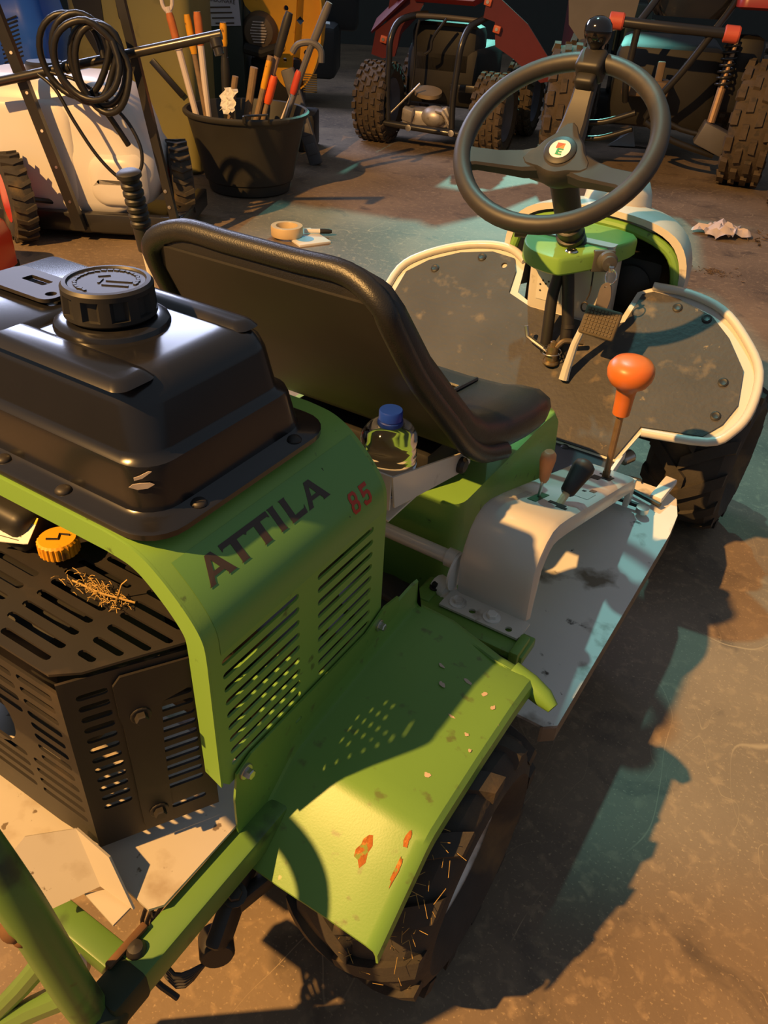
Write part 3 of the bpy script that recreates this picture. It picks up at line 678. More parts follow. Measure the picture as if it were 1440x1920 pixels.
for u, v in ((-.11, .585), (-.102, .578), (-.116, .574), (-.095, .585), (-.075, .575), (-.085, .563), (-.115, .558)): g.plate(circ(u, v, .0028, 5), [], .0004, lambda a, b, w_: colp(a, b, .0018+w_))
g.done('sticker_print', PRINT, colm, 0)
g = G(); wn = Vector((0, -math.sin(R(41)), math.cos(R(41)))); wb_ = Vector((0, math.cos(R(41)), math.sin(R(41)))); WO = Vector((-.05, 1.635, .938))
g.tube([(-.045, 1.80, .68), (-.030, 1.805, .60), (-.010, 1.79, .52), (0, 1.775, .44)], .0145, 12); g.tube([(-.008, 1.79, .515), (-.006, 1.788, .507)], .0165, 12); g.done('steering_shaft', BLACKM, MW)
g = G(); g.tube([(-.052, 1.81, .66), (-.062, 1.80, .58), (-.055, 1.785, .50), (-.048, 1.775, .43)], .014, 12, 5); g.done('cable_sleeve', mat('corrugated_hose', (.02, .018, .016), .5), MW)
g = G(); g.tube([(.012, 1.83, .67), (.020, 1.82, .60), (.016, 1.815, .575)], .0018, 6, 3); g.tube([(.016+.008*math.cos(a), 1.812, .560+.011*math.sin(a)) for a in [2*PI*k/14 for k in range(14)]], .002, 6, 0, True); g.done('pull_ring', BLACKM, MW)
# pedal
pc = Vector((.088, 1.715, .570)); prt = Matrix.Rotation(-.05, 3, 'Z') @ Matrix.Rotation(R(62), 3, 'X')
g = G(); g.box(pc, (.084, .066, .012), prt, .005, 3); pedal = g.done('brake_pedal', mat('dusty_rubber', (.10, .075, .045), .8, var=.25, scale=40), MW, 40)
g = G()
for i in range(9):
    for j in range(7):
        g.box(pc+prt @ Vector((-.032+i*.008, -.024+j*.008, .0065)), (.0055, .0055, .003), prt)
g.done('pedal_studs', MATS['dusty_rubber'], pedal, 0)
g = G(); g.loft([[Vector((x, y+dy, z+dz)) for dy, dz in ((-.011, -.004), (.011, .004), (.011, .008), (-.011, 0))] for x, y, z in ()]) if False else None
g.bm.free()
g = G(); g.tube([(.030, 1.715, .412), (.030, 1.722, .44), (.036, 1.728, .50), (.050, 1.735, .560), (.06, 1.738, .572)], [.012, .011, .009, .008, .007], 10, 0); g.done('pedal_arm', WHITE, pedal)
# brake linkage lever
g = G(); g.tube([(-.02, 1.745, .428), (-.02, 1.745, .474)], [.016, .013], 12); g.lathe([(.019, 0), (.021, .004), (.019, .010)], (-.02, 1.745, .428), (0, 0, 1), 14); g.lathe([(.008, 0), (.008, .012), (.005, .014)], (-.02, 1.745, .472), (0, 0, 1), 8)
bl = g.done('brake_linkage', mat('oily_steel', (.30, .22, .12), .4, .8, var=.4, scale=60), MW, 40)
g = G(); g.tube([(-.03, 1.745, .456), (-.075, 1.752, .470), (-.092, 1.755, .476), (-.100, 1.757, .500)], .0055, 8); g.done('linkage_handle', STEEL, bl)
g = G(); g.tube([(-.012, 1.745, .472), (.0, 1.755, .488), (.02, 1.768, .488), (.04, 1.78, .486)], .0065, 8, 4); g.done('linkage_rod', MATS['oily_steel'], bl)
g = G(); g.tube([(-.02+.022*math.cos(a), 1.745+.022*math.sin(a), .447+.002*a) for a in [k*.5 for k in range(22)]], .0015, 5); g.done('return_spring', STEEL, bl)
# dash
g = G()
DO = [(-.165, 1.90), (-.155, 1.80), (-.115, 1.745), (-.05, 1.728), (-.02, 1.745), (.045, 1.845), (.06, 1.95), (-.16, 1.96)]
DO = [(p.x, p.y) for p in cat([(a, b, 0) for a, b in DO], 4, True)]
cxd, cyd = -.05, 1.86
g.loft([[Vector((cxd+(x-cxd)*s_, cyd+(y-cyd)*s_, z+(y-1.85)*.10)) for x, y in DO] for z, s_ in ((.655, .94), (.66, 1.0), (.688, 1.0), (.695, .985), (.698, .95))])
dash = g.done('dash_cover', GREEN, MW, 40)
g = G(); g.lathe([(.013, 0), (.0145, .002), (.012, .005), (.010, .0045)], (-.028, 1.775, .690), (0, -.1, 1), 20, (True, False)); g.lathe([(.010, .003), (0, .003)], (-.028, 1.775, .690), (0, -.1, 1), 20); g.done('dash_button', CHROME, dash, 40)
g = G(); g.lathe([(.034, 0), (.034, .012), (.029, .014), (.029, .026), (.033, .028), (.033, .040), (.028, .042), (.028, .054), (.031, .056), (.031, .07), (.022, .075)], Vector((-.05, 1.835, .690)), wn, 24); g.tube([Vector((-.05, 1.86, .66)), WO-wn*.07], .030, 16); g.done('column_boot', BLACKP, dash, 30)
g = G(); g.box((.035, 1.818, .672), (.052, .012, .050), (0, 0, .72), .004); g.lathe([(.023, 0), (.023, .010), (.017, .014), (.017, .022), (.012, .023)], (.045, 1.812, .676), (.62, -.75, -.05), 20); g.done('ignition_panel', mat('grey_plate', (.10, .095, .09), .5, .3), dash, 35)
g = G(); g.tube([(-.17, 1.86, .685), (-.20, 1.845, .685)], .012, 10); g.done('choke_pull', BLACKP, dash)
# wheel
def WP(a, b, c): return WO+Vector((1, 0, 0))*a+wb_*b+wn*c
g = G(); g.tube([WP(.193*math.cos(a), .193*math.sin(a), 0) for a in [2*PI*k/56 for k in range(56)]], .0185, 14, 0, True)
sw = g.done('steering_wheel', STEER, MW, 60)
for ang in (-158, -20, 92):
    ca, sa = math.cos(R(ang)), math.sin(R(ang)); rows = []
    for r_, hw, c_, th in ((.030, .030, -.050, .030), (.075, .026, -.046, .028), (.12, .0215, -.030, .024), (.165, .021, -.010, .022), (.185, .026, -.003, .020)):
        ctr = WP(r_*ca, r_*sa, c_); sd = Vector((1, 0, 0))*(-sa)+wb_*ca
        rows.append([ctr+sd*x+wn*h for x, h in ((-hw, -th/2), (-hw, th*.3), (-hw*.8, th/2), (hw*.8, th/2), (hw, th*.3), (hw, -th/2))])
    g = G(); g.loft(rows); g.done('spoke', STEER, sw, 35)
g = G()
def hubring(s_, c_): 
    out = []
    for k in range(36):
        a = 2*PI*k/36; r_ = .052
        for sp in (-158, -20, 92):
            d = (a-R(sp)+PI) % (2*PI)-PI; r_ = max(r_, .052+.030*math.exp(-(d/.34)**2))
        out.append(WP(r_*s_*math.cos(a), r_*s_*math.sin(a), c_))
    return out
g.loft([hubring(.86, -.085), hubring(.98, -.07), hubring(1, -.045), hubring(.97, -.036), hubring(.88, -.031)]); g.done('hub', STEER, sw, 35)
g = G(); g.lathe([(.031, 0), (.033, .003), (.030, .005), (0, .005)], WP(0, .004, -.032), wn, 28); g.done('hub_cap', BLACKP, sw, 40)
g = G(); g.lathe([(.0215, 0), (.0215, .0014), (0, .0014)], WP(0, .004, -.027), wn, 28); lg = g.done('emblem', PAPER, sw, 40)
def EM(u, v, h): return WP(u, .004+v, -.0255+h)
g = G(); g.plate([(-.009, .0005), (.007, .0005), (.007, .013), (-.009, .013)], [], .0004, lambda u, v, w_: EM(u, v, w_)); g.done('emblem_square', ORLOGO, lg, 0) if False else g.done('emblem_square', ORLOGO, sw, 0)
g = G(); g.plate([(-.005, -.0145), (.008, -.0145), (.008, -.0115), (.0, -.0115), (.0, -.0085), (.0065, -.0085), (.0065, -.0055), (.0, -.0055), (.0, -.0025), (.008, -.0025), (.008, .0005), (-.005, .0005)], [], .0006, lambda u, v, w_: EM(u, v, w_)); g.done('emblem_letter', GRLOGO, sw, 0)
g = G(); g.plate([(-.009, .0005), (-.003, .0005), (-.003, .004), (.007, .0128), (.007, .013), (-.009, .013)], [], .0006, lambda u, v, w_: EM(u, v, w_+.0001)); g.done('emblem_fold', mat('brick_print', (.42, .10, .03), .5), sw, 0)
# spinner knob clamped on the rim
kp = WP(-.004, .193, 0)
g = G(); g.box(kp+wn*.002-wb_*.012, (.056, .05, .050), Matrix.Rotation(R(41), 3, 'X'), .010, 3); g.box(kp-wb_*.045-wn*.004, (.042, .028, .030), Matrix.Rotation(R(41), 3, 'X'), .008, 3); g.done('spinner_clamp', BLACKP, sw, 40)
ku = Vector((0, -.15, 1)).normalized()
g = G(); g.lathe([(.013, .008), (.012, .022), (.015, .028), (.021, .034), (.026, .044), (.0275, .054), (.026, .064), (.020, .073), (.010, .078), (0, .079)], kp+wn*.002, ku, 24); g.done('spinner_knob', KNOB, sw, 60)

# ---- front nose cover and lamp
g = G()
NR = []
for y, hw, zt, zb in ((1.985, .238, .742, .52), (2.02, .236, .744, .50), (2.10, .225, .738, .49), (2.18, .20, .72, .48), (2.25, .165, .68, .47), (2.30, .11, .61, .46)):
    kz = zt-zb
    prf = [(-hw*.97, zb), (-hw, zb+kz*.40), (-hw*.95, zb+kz*.66), (-hw*.80, zt-kz*.15), (-hw*.5, zt-kz*.04), (0, zt), (hw*.5, zt-kz*.04), (hw*.80, zt-kz*.15), (hw*.95, zb+kz*.66), (hw, zb+kz*.40), (hw*.97, zb)]
    pr2 = [Vector((p.x, p.y)) for p in cat([(a, b, 0) for a, b in prf], 3)]
    NR.append([Vector((-.045+p.x, y, p.y)) for p in pr2]+[Vector((-.045+p.x*.94, y, p.y-.014)) for p in pr2[::-1]])
g.loft(NR); nose = g.done('nose_cover', WHITE, MW, 45)
g = G(); g.loft([[Vector((-.05+sx*.080*math.cos(a), 2.13+sy*.10*math.sin(a), z)) for a in [2*PI*k/24 for k in range(24)]] for z, sx, sy in ((.70, 1.1, 1.0), (.75, 1.02, .9), (.778, .88, .75), (.789, .6, .45), (.790, .1, .1))]); g.done('headlamp_bump', WHITE, nose, 50)
g = G(); g.tube([(.168, 1.992, .50), (.170, 1.992, .60), (.135, 1.992, .672), (.03, 1.992, .705), (-.12, 1.992, .705), (-.225, 1.992, .672), (-.26, 1.992, .60), (-.258, 1.992, .50)], .012, 10, 5); g.done('nose_frame', GREEN, MW)
g = G(); g.box((-.045, 2.14, .50), (.36, .26, .28), None, .03); g.lathe([(.05, 0), (.05, .02), (.03, .03)], (.06, 2.005, .57), (.2, -1, .1), 20); g.done('front_housing', DARK, MW)
g = G(); g.box((-.045, 2.05, .30), (.50, .30, .12), None, .02); g.done('front_chassis', DARK, MW)

# ---- hand lever with ribbed grip, red-knobbed lever beside the seat
la = Vector((-.42, .867, .950)); lb_ = Vector((-.42, .905, .70)); ld = (lb_-la).normalized()
g = G(); g.tube([la+ld*.10, lb_, lb_+Vector((0, .03, -.25))], .0095, 10); hv = g.done('hand_brake_lever', WHITE, MW)
g = G(); pr = [(.0, 0), (.014, .0), (.0185, .003), (.0185, .009), (.0145, .012)]
for k in range(6): pr += [(.0135, .016+k*.0115), (.0158, .019+k*.0115), (.0158, .024+k*.0115), (.0135, .0265+k*.0115)]
pr += [(.014, .088), (.014, .122), (.0105, .124)]
g.lathe(pr, la, ld, 20); g.done('ribbed_grip', BLACKP, hv, 35)
g = G(); g.tube([(-.385, .93, .50), (-.385, .905, .755)], .007, 8); rl_ = g.done('lift_lever', BLACKM, MW)
g = G(); g.lathe([(.010, 0), (.015, .006), (.018, .02), (.018, .034), (.014, .044), (.006, .049), (0, .05)], (-.385, .908, .745), (0, -.08, 1), 18); g.done('lever_knob', REDP, rl_, 50)

for c in MW.children: c.location = Vector(c.location)-Vector(MW.location)

# ---- loose things on the mower
bt = thing('water_bottle', 'clear plastic water bottle with a blue cap in the bracket behind the seat', 'bottle', (.077, .832, .603))
def ribs(h): return 1-.035*(1 if (h*55) % 1 > .6 else 0)
g = G(); pr = [(.032, 0), (.038, .004)]+[(.040*ribs(h), h) for h in [.01+.006*k for k in range(11)]]+[(.0402, .080), (.039, .088), (.032, .099), (.022, .107), (.0155, .112), (.0140, .114)]
g.lathe(pr, (0, 0, 0), (0, 0, 1), 32, (True, False), mod=lambda a, h: 1+.022*math.sin(3*a+h*60)*(1 if h > .012 else 0)*(1 if h < .09 else .3))
body = g.done('bottle_body', mat('clear_plastic', (.80, .86, .95), .06, trans=1.0, var=.02), bt, 50); MATS['clear_plastic'].node_tree.nodes['Principled BSDF'].inputs['IOR'].default_value = 1.30
g = G(); g.lathe([(.0150, .111), (.0165, .112), (.0165, .124), (.0155, .126), (0, .1262)], (0, 0, 0), (0, 0, 1), 40, mod=lambda a, h: 1-.02*((a*20/(2*PI)) % 1 > .5)); g.done('bottle_cap', mat('blue_plastic', (.012, .05, .42), .35, var=.06), bt, 35)
g = G(); g.lathe([(.0158, .102), (.0165, .104), (.0165, .109), (.0150, .1105)], (0, 0, 0), (0, 0, 1), 32); g.done('cap_ring', MATS['blue_plastic'], bt, 35)

kr = thing('key_ring', 'key on a steel split ring with a leather tag in the ignition lock', 'keys', (.068, 1.785, .622))
kb = Vector((.068, 1.785, .622))
g = G(); g.tube([Vector((.058, 1.795, .674))-kb, Vector((.070, 1.780, .668))-kb], .0035, 8); g.box(Vector((.068, 1.782, .669))-kb, (.012, .004, .014), (0, 0, .7), .001); g.done('key', CHROME, kr)
g = G(); g.tube([(.004+.0125*math.cos(a), -.006+.004*math.sin(a), .031+.0155*math.sin(a)) for a in [2*PI*k/20 for k in range(20)]], .0016, 8, 0, True); g.done('split_ring', CHROME, kr)
g = G(); tp = [(-.010, .014), (.008, .017), (.016, -.01), (.014, -.035), (.007, -.055), (-.013, -.048), (-.014, -.02)]
tp = [(p.x, p.y) for p in cat([(a, b, 0) for a, b in tp], 3, True)]
g.plate(tp, [circ(0, .010, .003, 8)], .006, lambda u, v, w_: Vector((u*.86, u*.5-.010-w_, v))); g.done('leather_tag', mat('grey_leather', (.22, .18, .15), .6, var=.25, scale=30), kr, 30)

# dry clippings lying on the guard
g = G(); random.seed(3)
for k in range(150):
    c = Vector((random.gauss(.012, .020), random.gauss(.378, .006), GZ+.002+abs(random.gauss(0, .004))))
    a = random.uniform(0, PI); l_ = random.uniform(.004, .014); dz = random.uniform(-.003, .005)
    d_ = Vector((math.cos(a)*l_, math.sin(a)*l_*.6, dz)); g.tube([c-d_/2, c+Vector((0, 0, .0015)), c+d_/2], .00045, 4)
g.tube([(-.022, .372, GZ+.008), (.02, .374, GZ+.010), (.055, .385, GZ+.008)], .0011, 5); g.tube([(.03, .385, GZ+.004), (.035, .388, GZ+.02), (.04, .392, GZ+.026)], .0008, 4)
o = g.done('grass_clippings', GRASS, None, 0); tag(o, 'tuft of dry grass clippings on the slotted black engine guard', 'grass'); o['kind'] = 'stuff'
g = G(); random.seed(5)
for k in range(70):
    a = random.uniform(PI*.62, PI*1.0); rr = .205; x = random.choice([.37, .375, .30, .34])+random.uniform(-.02, .02)
    c = Vector((x, .615+rr*math.cos(a), .203+rr*math.sin(a)))
    d_ = Vector((random.uniform(-.012, .012), random.uniform(-.012, .012), random.uniform(-.002, .014))); g.tube([c-d_/3, c+d_], .0004, 4)
o = g.done('tyre_grass', GRASS, None, 0); tag(o, 'bits of dry grass stuck between the rear tyre lugs', 'grass'); o['kind'] = 'stuff'

# ================================================================== the workshop behind
def at(u, w_): return (.565+side_.x*u+head.x*w_, side_.y*u+head.y*w_, 0)   # u to the right, w away from the standpoint
side_ = Vector((math.cos(YAW), math.sin(YAW), 0))
TUBP = mat('tub_plastic', (.034, .032, .027), .55, var=.3, scale=6, spots=[((.07, .06, .045), .66, 12, .12)])
POLEW = mat('white_pole', (.72, .62, .56), .5, var=.08)
GRIPO = mat('orange_grip', (.55, .16, .04), .6, var=.2, scale=30)
WOOD = mat('grey_wood', (.24, .16, .09), .75, var=.3, scale=40)
OLIVE = mat('olive_plastic', (.24, .21, .07), .6, var=.12, scale=4, spots=[((.15, .13, .05), .62, 7, .15)])
YEL = mat('yellow_steel', (.70, .34, .012), .45, var=.15, scale=12, spots=[((.35, .16, .02), .63, 14, .1)])
MAROON = mat('maroon_plastic', (.115, .014, .018), .4, var=.15)
REDB = mat('red_body', (.27, .026, .024), .35, var=.12)
TANKP = mat('milky_plastic', (.72, .69, .68), .35, var=.04, scale=4)
BLUE = mat('blue_enamel', (.03, .15, .62), .3, var=.08, coat=.3)
REDO = mat('red_orange_paint', (.75, .045, .015), .3, var=.1, coat=.3)
GREYP = mat('grey_plastic', (.10, .095, .10), .55, var=.15)
ALU = mat('cast_aluminium', (.55, .52, .50), .45, .6, var=.25, scale=25, spots=[((.22, .16, .10), .58, 16, .12)])
FRAME = mat('black_tube_paint', (.020, .019, .018), .35, var=.2, coat=.2)

# ---- tub and its tools
TB = (-2.72, 3.80)
tub = thing('tub', 'large round black plastic tub standing on the floor', 'tub', (TB[0], TB[1], 0), YAW)
g = G(); g.lathe([(0, .003), (.222, .003), (.232, .010), (.242, .06), (.254, .07), (.330, .395), (.333, .40), (.345, .402), (.352, .412), (.352, .424), (.343, .432), (.330, .428), (.318, .395), (.245, .075), (.225, .03), (0, .025)], (0, 0, 0), (0, 0, 1), 48); g.done('tub_body', TUBP, tub, 35)
g = G(); g.tube([(.05, -.352, .418), (.052, -.36, .452), (.17, -.325, .458), (.175, -.31, .420)], .006, 8); g.tube([(.05, -.352, .418), (.052, -.36, .452)], .010, 6); g.done('tub_handle', FRAME, tub)
def stick(name, label, top, bot, r, m, parts=(), cat_='tool', grp='long-handled tools in the tub'):
    top = Vector(top); bot = Vector(bot); d = (top-bot).normalized(); L_ = (top-bot).length
    t = thing(name, label, cat_, tuple(bot), 0, grp)
    g = G(); g.tube([Vector((0, 0, 0)), d*L_], r, 10); g.done('shaft', m, t)
    for nm, a, b, rr, mm in parts:
        g = G(); n_ = 6; g.tube([d*(L_*a+(L_*(b-a))*k/n_) for k in range(n_+1)], [rr*(.8 if k in (0, n_) else 1) for k in range(n_+1)], 12); g.done(nm, mm, t, 50)
    return t, d, L_
t, d, L_ = stick('broom_pole', 'white pole with an orange grip and looped end, leftmost in the tub', (-3.015, 3.558, .90), (-2.865, 3.655, .03), .017, POLEW, (('grip', .80, .97, .021, GRIPO), ('collar', .775, .80, .024, POLEW)))
g = G(); g.tube([d*L_+Vector((.028*math.cos(a)*.86, .028*math.cos(a)*.5, .05*math.sin(a)+.03)) for a in [2*PI*k/16 for k in range(16)]], .010, 8, 0, True); g.done('hanging_loop', POLEW, t)
stick('broom_pole', 'white pole with a plain orange grip, second white pole in the tub', (-2.885, 3.638, .885), (-2.86, 3.66, .03), .0175, POLEW, (('grip', .82, 1.0, .022, GRIPO),))
stick('fork_handle', 'dark wooden handle with a yellow tip between the white poles', (-2.935, 3.612, .87), (-2.84, 3.66, .05), .013, WOOD, (('tip', .78, 1.0, .019, YELLOWC),))
stick('rake_handle', 'black handle with a yellow tip near the tub centre', (-2.765, 3.70, .845), (-2.80, 3.72, .04), .016, BLACKP, (('tip', .86, 1.0, .019, YELLOWC), ('sleeve', .40, .80, .024, BLACKP)))
stick('shovel', 'grey shaft with a long black rubber grip leaning right in the tub', (-2.465, 3.88, .905), (-2.72, 3.74, .06), .017, mat('brown_shaft', (.22, .15, .11), .6, var=.2), (('grip', .76, 1.0, .024, BLACKP),))
stick('hedge_pole', 'pale pole with a dark foam grip, leaning furthest right', (-2.285, 3.985, .96), (-2.66, 3.81, .06), .013, POLEW, (('grip', .77, 1.0, .021, GREYP),))
stick('hoe', 'wooden handle with a yellow painted neck in the tub', (-2.535, 3.80, .705), (-2.70, 3.72, .08), .016, WOOD, (('neck', .72, 1.0, .017, YELLOWC),))
stick('pruning_shears', 'orange-handled shears standing in the tub beside the wooden hoe', (-2.535, 3.825, .61), (-2.66, 3.74, .12), .014, WOOD, (('handle', .72, 1.0, .024, mat('orange_handle', (.75, .10, .02), .5)),))
stick('pruning_shears', 'red-handled shears at the back of the tub', (-2.42, 3.90, .64), (-2.58, 3.82, .12), .012, CHROME, (('handle', .78, 1.0, .020, REDP),))
stick('stake', 'short wooden stake with a square cut end in the tub', (-2.70, 3.70, .60), (-2.80, 3.67, .10), .017, WOOD)
stick('stake', 'taller wooden stake with a drilled hole in the tub', (-2.625, 3.77, .645), (-2.74, 3.73, .08), .021, WOOD)
t, d, L_ = stick('spade', 'D-handled spade with a dark grip at the tub rear', (-2.36, 3.93, .765), (-2.62, 3.83, .10), .017, GREYP)
g = G(); g.tube([d*L_+Vector((-.09, -.05, -.04)), d*L_+Vector((-.06, -.035, .0)), d*L_+Vector((0, 0, .01)), d*L_+Vector((.04, .025, -.02)), d*L_+Vector((.045, .025, -.08))], .017, 10, 5); g.done('handle', GREYP, t)
g = G(); grid = []
for i in range(8):
    grid.append(g.ring([Vector(((i-3.5)*.014+.010*math.sin(j*2.1), .012*math.sin(i*1.7+j)+.006*j, j*.014+.012*math.sin(i*1.3)*math.cos(j))) for j in range(9)]))
for a, b in zip(grid[:-1], grid[1:]): g.bridge(a, b, False)
o = g.done('paper_wrapper', PAPER, None, 0); o.location = (-2.68, 3.585, .44); tag(o, 'crumpled white paper wrapper stuck among the tools in the tub', 'paper')

# ---- olive container and dark cabinet with a notice
c0 = thing('olive_container', 'tall olive green plastic container behind the black tub', 'container', (-3.56, 3.90, 0), YAW)
g = G(); g.loft([[Vector((x, y, z)) for x, y in rrect(-.345-i, .345+i, -.30-i, .30+i, .06)] for z, i in ((0, -.03), (.02, -.012), (.9, .0), (1.18, .006), (1.20, .02), (1.26, .02), (1.27, 0))]); g.done('body', OLIVE, c0, 35)
g = G(); g.loft([[Vector((x, -.305, z)), Vector((x+w_, -.305, z)), Vector((x+w_, -.290, z)), Vector((x, -.290, z))] for x, w_, z in ((-.20, .05, .62), (-.27, .13, .75), (-.30, .16, .88), (-.29, .15, 1.02), (-.28, .13, 1.15))]); g.done('handle_recess', DARK, c0)
g = G(); g.box((.19, -.315, .53), (.035, .012, .24), (0, -.75, 0), .003); g.done('strap', FRAME, c0)
g = G(); g.box((-.04, -.31, .98), (.05, .014, .34), (0, -.1, 0), .004); g.done('strap', FRAME, c0)
c1 = thing('dark_cabinet', 'dark green steel cabinet with a typed notice behind the tub', 'cabinet', (-3.60, 4.57, 0), YAW)
g = G(); g.box((.0, .0, .65), (.38, .26, 1.30), None, .01); g.done('body', mat('dark_green_steel', (.02, .035, .028), .5), c1)
g = G(); g.box((.01, -.136, .925), (.32, .006, .38), (0, -.06, 0)); nt_ = g.done('notice_sheet', mat('lilac_paper', (.46, .47, .56), .7), c1, 0)
fc = bpy.data.curves.new('notice_text', 'FONT'); fc.body = 'GLASS CARBONARE'; fc.size = .034; fc.align_x = 'CENTER'
tmp = bpy.data.objects.new('tmp', fc); COL.objects.link(tmp)
me = bpy.data.meshes.new_from_object(tmp.evaluated_get(bpy.context.evaluated_depsgraph_get())); bpy.data.objects.remove(tmp)
me.materials.clear(); me.materials.append(PRINT); me.name = 'notice_text'
to = bpy.data.objects.new('notice_text', me); COL.objects.link(to); to.parent = nt_; to.location = (.0, -.141, .868); to.rotation_euler = (PI/2, R(3.4), 0)
g = G()
for k, (x, wd) in enumerate(((.04, .16), (.06, .14), (.07, .14), (.08, .12))): g.box((x, -.141, .838-k*.028), (wd, .001, .008), (0, -.06, 0))
g.done('notice_lines', PRINT, nt_, 0)

# ---- yellow machine
ym = thing('yellow_machine', 'yellow engine guard machine with a ribbed recoil starter behind the tub', 'machine', (-3.175, 4.80, 0), YAW)
def yz(m_): return lambda u, v, w_: Vector((u, m_-w_, v))
yo = [(-.30, .90), (-.22, .80), (-.10, .72), (-.10, .64), (-.17, .60), (-.12, .52), (-.07, .43), (.0, .40), (.02, .60), (.05, .90), (.04, 1.2), (-.30, 1.2)]
g = G(); g.plate([(p.x, p.y) for p in cat([(a, b, 0) for a, b in yo], 3, True)], [circ(-.035, .56, .014), circ(-.03, .68, .01, 8), circ(-.02, .85, .016)], .04, yz(-.02)); g.done('guard_plate', YEL, ym, 30)
g = G(); rows = []
for k in range(15):
    a = -PI*.42+PI*.75*k/14; rows.append((.02+.19*math.cos(a)*1.0, .80+.42*math.sin(a)))
g.loft([[Vector((x, -.06, z)), Vector((x, .20, z)), Vector((x-.012, .20, z)), Vector((x-.012, -.06, z))] for x, z in rows]); g.plate([(0, .42), (.10, .44)]+[(x-.006, z) for x, z in rows[2:]]+[(.03, 1.2)], [circ(.10, .60, .02, 6), circ(.06, .78, .025, 4), circ(.09, .93, .02, 4), circ(.13, .98, .015, 5)], .01, yz(.03)); g.done('guard_shell', YEL, ym, 35)
g = G(); g.lathe([(.115, 0), (.115, .05), (.09, .09), (.02, .10)], (-.19, -.03, .715), (0, -1, 0), 28); rc_ = g.done('recoil_starter', mat('brown_steel', (.12, .09, .06), .5, .4), ym, 35)
for k in range(8): G().box((-.19, -.128, .66+k*.016), (.11-abs(k-3.5)*.012, .012, .006)).done('vent_rib', ALU, rc_, 0)
g = G(); g.box((-.10, .10, .42), (.34, .24, .30), None, .03); g.box((-.05, .10, .12), (.42, .32, .24), None, .02); g.tube([(-.28, -.10, .62), (-.16, -.14, .60), (-.05, -.20, .64)], .035, 10); g.done('engine', DARK, ym)
g = G(); g.lathe([(.025, 0), (.03, .01), (.02, .03), (0, .032)], (-.04, -.20, .645), (.4, -1, .2), 14); g.done('fuel_cap', YELLOWC, ym)
g = G()
for k in range(9): g.box((.13, -.05, .38+k*.013), (.09, .02, .006))
g.done('cooling_fins', mat('fin_metal', (.15, .12, .06), .5, .5), ym, 0)

# ---- dark beam leaning beside the tub
g = G(); g.box((0, 0, .27), (.085, .05, .58), None, .012); 
for z in (.08, .2, .32, .44): g.box((.0, -.026, z), (.06, .008, .07), None, .003)
o = g.done('plastic_beam', GREYP, None, 30); o.location = (-2.80, 4.56, 0.02); o.rotation_euler = (R(-4), R(-19), YAW); tag(o, 'black ribbed plastic beam leaning to the right of the tub', 'beam')

# ---- sprayer cart
ct = thing('sprayer_cart', 'sprayer cart with milky white tank, black steel frame and hose coil', 'sprayer', (-2.60, 2.58, 0), YAW)
def trr(z, x0, x1, y0, y1, r): return [Vector((x, y, z)) for x, y in rrect(x0, x1, y0, y1, r, 6)]
g = G(); g.loft([trr(.085, -.55, .05, .10, .50, .06), trr(.10, -.58, .10, .07, .53, .09), trr(.16, -.60, .22, .05, .55, .11), trr(.28, -.60, .262, .05, .55, .12), trr(.36, -.60, .25, .05, .55, .12), trr(.41, -.60, .215, .06, .55, .12), trr(.47, -.60, .20, .06, .55, .12), trr(.56, -.60, .165, .06, .55, .11), trr(.62, -.59, .11, .08, .54, .10), trr(.66, -.56, .05, .11, .50, .08), trr(.675, -.50, .0, .15, .45, .05)])
tk = g.done('sprayer_tank', TANKP, ct, 60)
g = G(); g.loft([[Vector((x, .058-dy, z)) for x, z in [(-.14+(.13*s_)*math.cos(a), .40+(.20*s_)*math.sin(a)) for a in [2*PI*k/28 for k in range(28)]]] for dy, s_ in ((0, 1.25), (.012, 1.15), (.030, 1.0), (.034, .8))]) if False else None
g.bm.free()
g = G(); g.loft([[Vector((x, .075-dy, z)) for x, z in rrect(-.02-i, .195+i, .17-i, .36+i, .075, 6)] for dy, i in ((.0, .03), (.03, .015), (.045, 0), (.050, -.03))]); g.done('tank_bulge', TANKP, tk, 60)
g = G(); g.loft([[Vector((x, .085-dy, z)) for x, z in rrect(-.56-i, -.10+i, .12-i, .58+i, .08, 6)] for dy, i in ((.0, .02), (.030, .005), (.040, -.01), (.043, -.04))]); g.done('tank_bulge', TANKP, tk, 60)
g = G(); g.lathe([(.08, 0), (.085, .01), (.085, .035), (.075, .045), (0, .045)], (-.25, .28, .672), (0, 0, 1), 28); g.done('tank_lid', FRAME, tk)
def bar(a, b, wx, wy, name='frame_post', m=FRAME, parent=None, holes=False):
    a = Vector(a); b = Vector(b); d = b-a; g = G(); x = Vector((1, 0, 0)); rows = []
    for p in (a, b): rows.append([p+Vector((sx*wx/2, sy*wy/2, 0)) for sx, sy in ((-1, -1), (1, -1), (1, 1), (-1, 1))])
    g.loft(rows); o = g.done(name, m, parent or ct, 0)
    return o
p_ = bar((-.315, -.03, 1.05), (-.085, -.03, .06), .045, .035)
for k in range(6):
    t_ = .12+k*.15; q = Vector((-.315, -.05, 1.05)).lerp(Vector((-.085, -.05, .06)), t_); g = G(); g.lathe([(.0065, 0), (.0065, .004), (0, .004)], q+Vector((.004, .004, 0)), (0, -1, 0), 10); g.done('post_hole', POLEW if k < 4 else STEEL, p_, 0)
p_ = bar((.225, -.03, 1.06), (.37, -.03, .08), .035, .035)
for z, x in ((.26, .338), (.19, .349)): g = G(); g.lathe([(.008, 0), (.008, .006), (0, .007)], (x, -.046, z), (0, -1, 0), 10); g.done('bolt', STEEL, p_, 0)
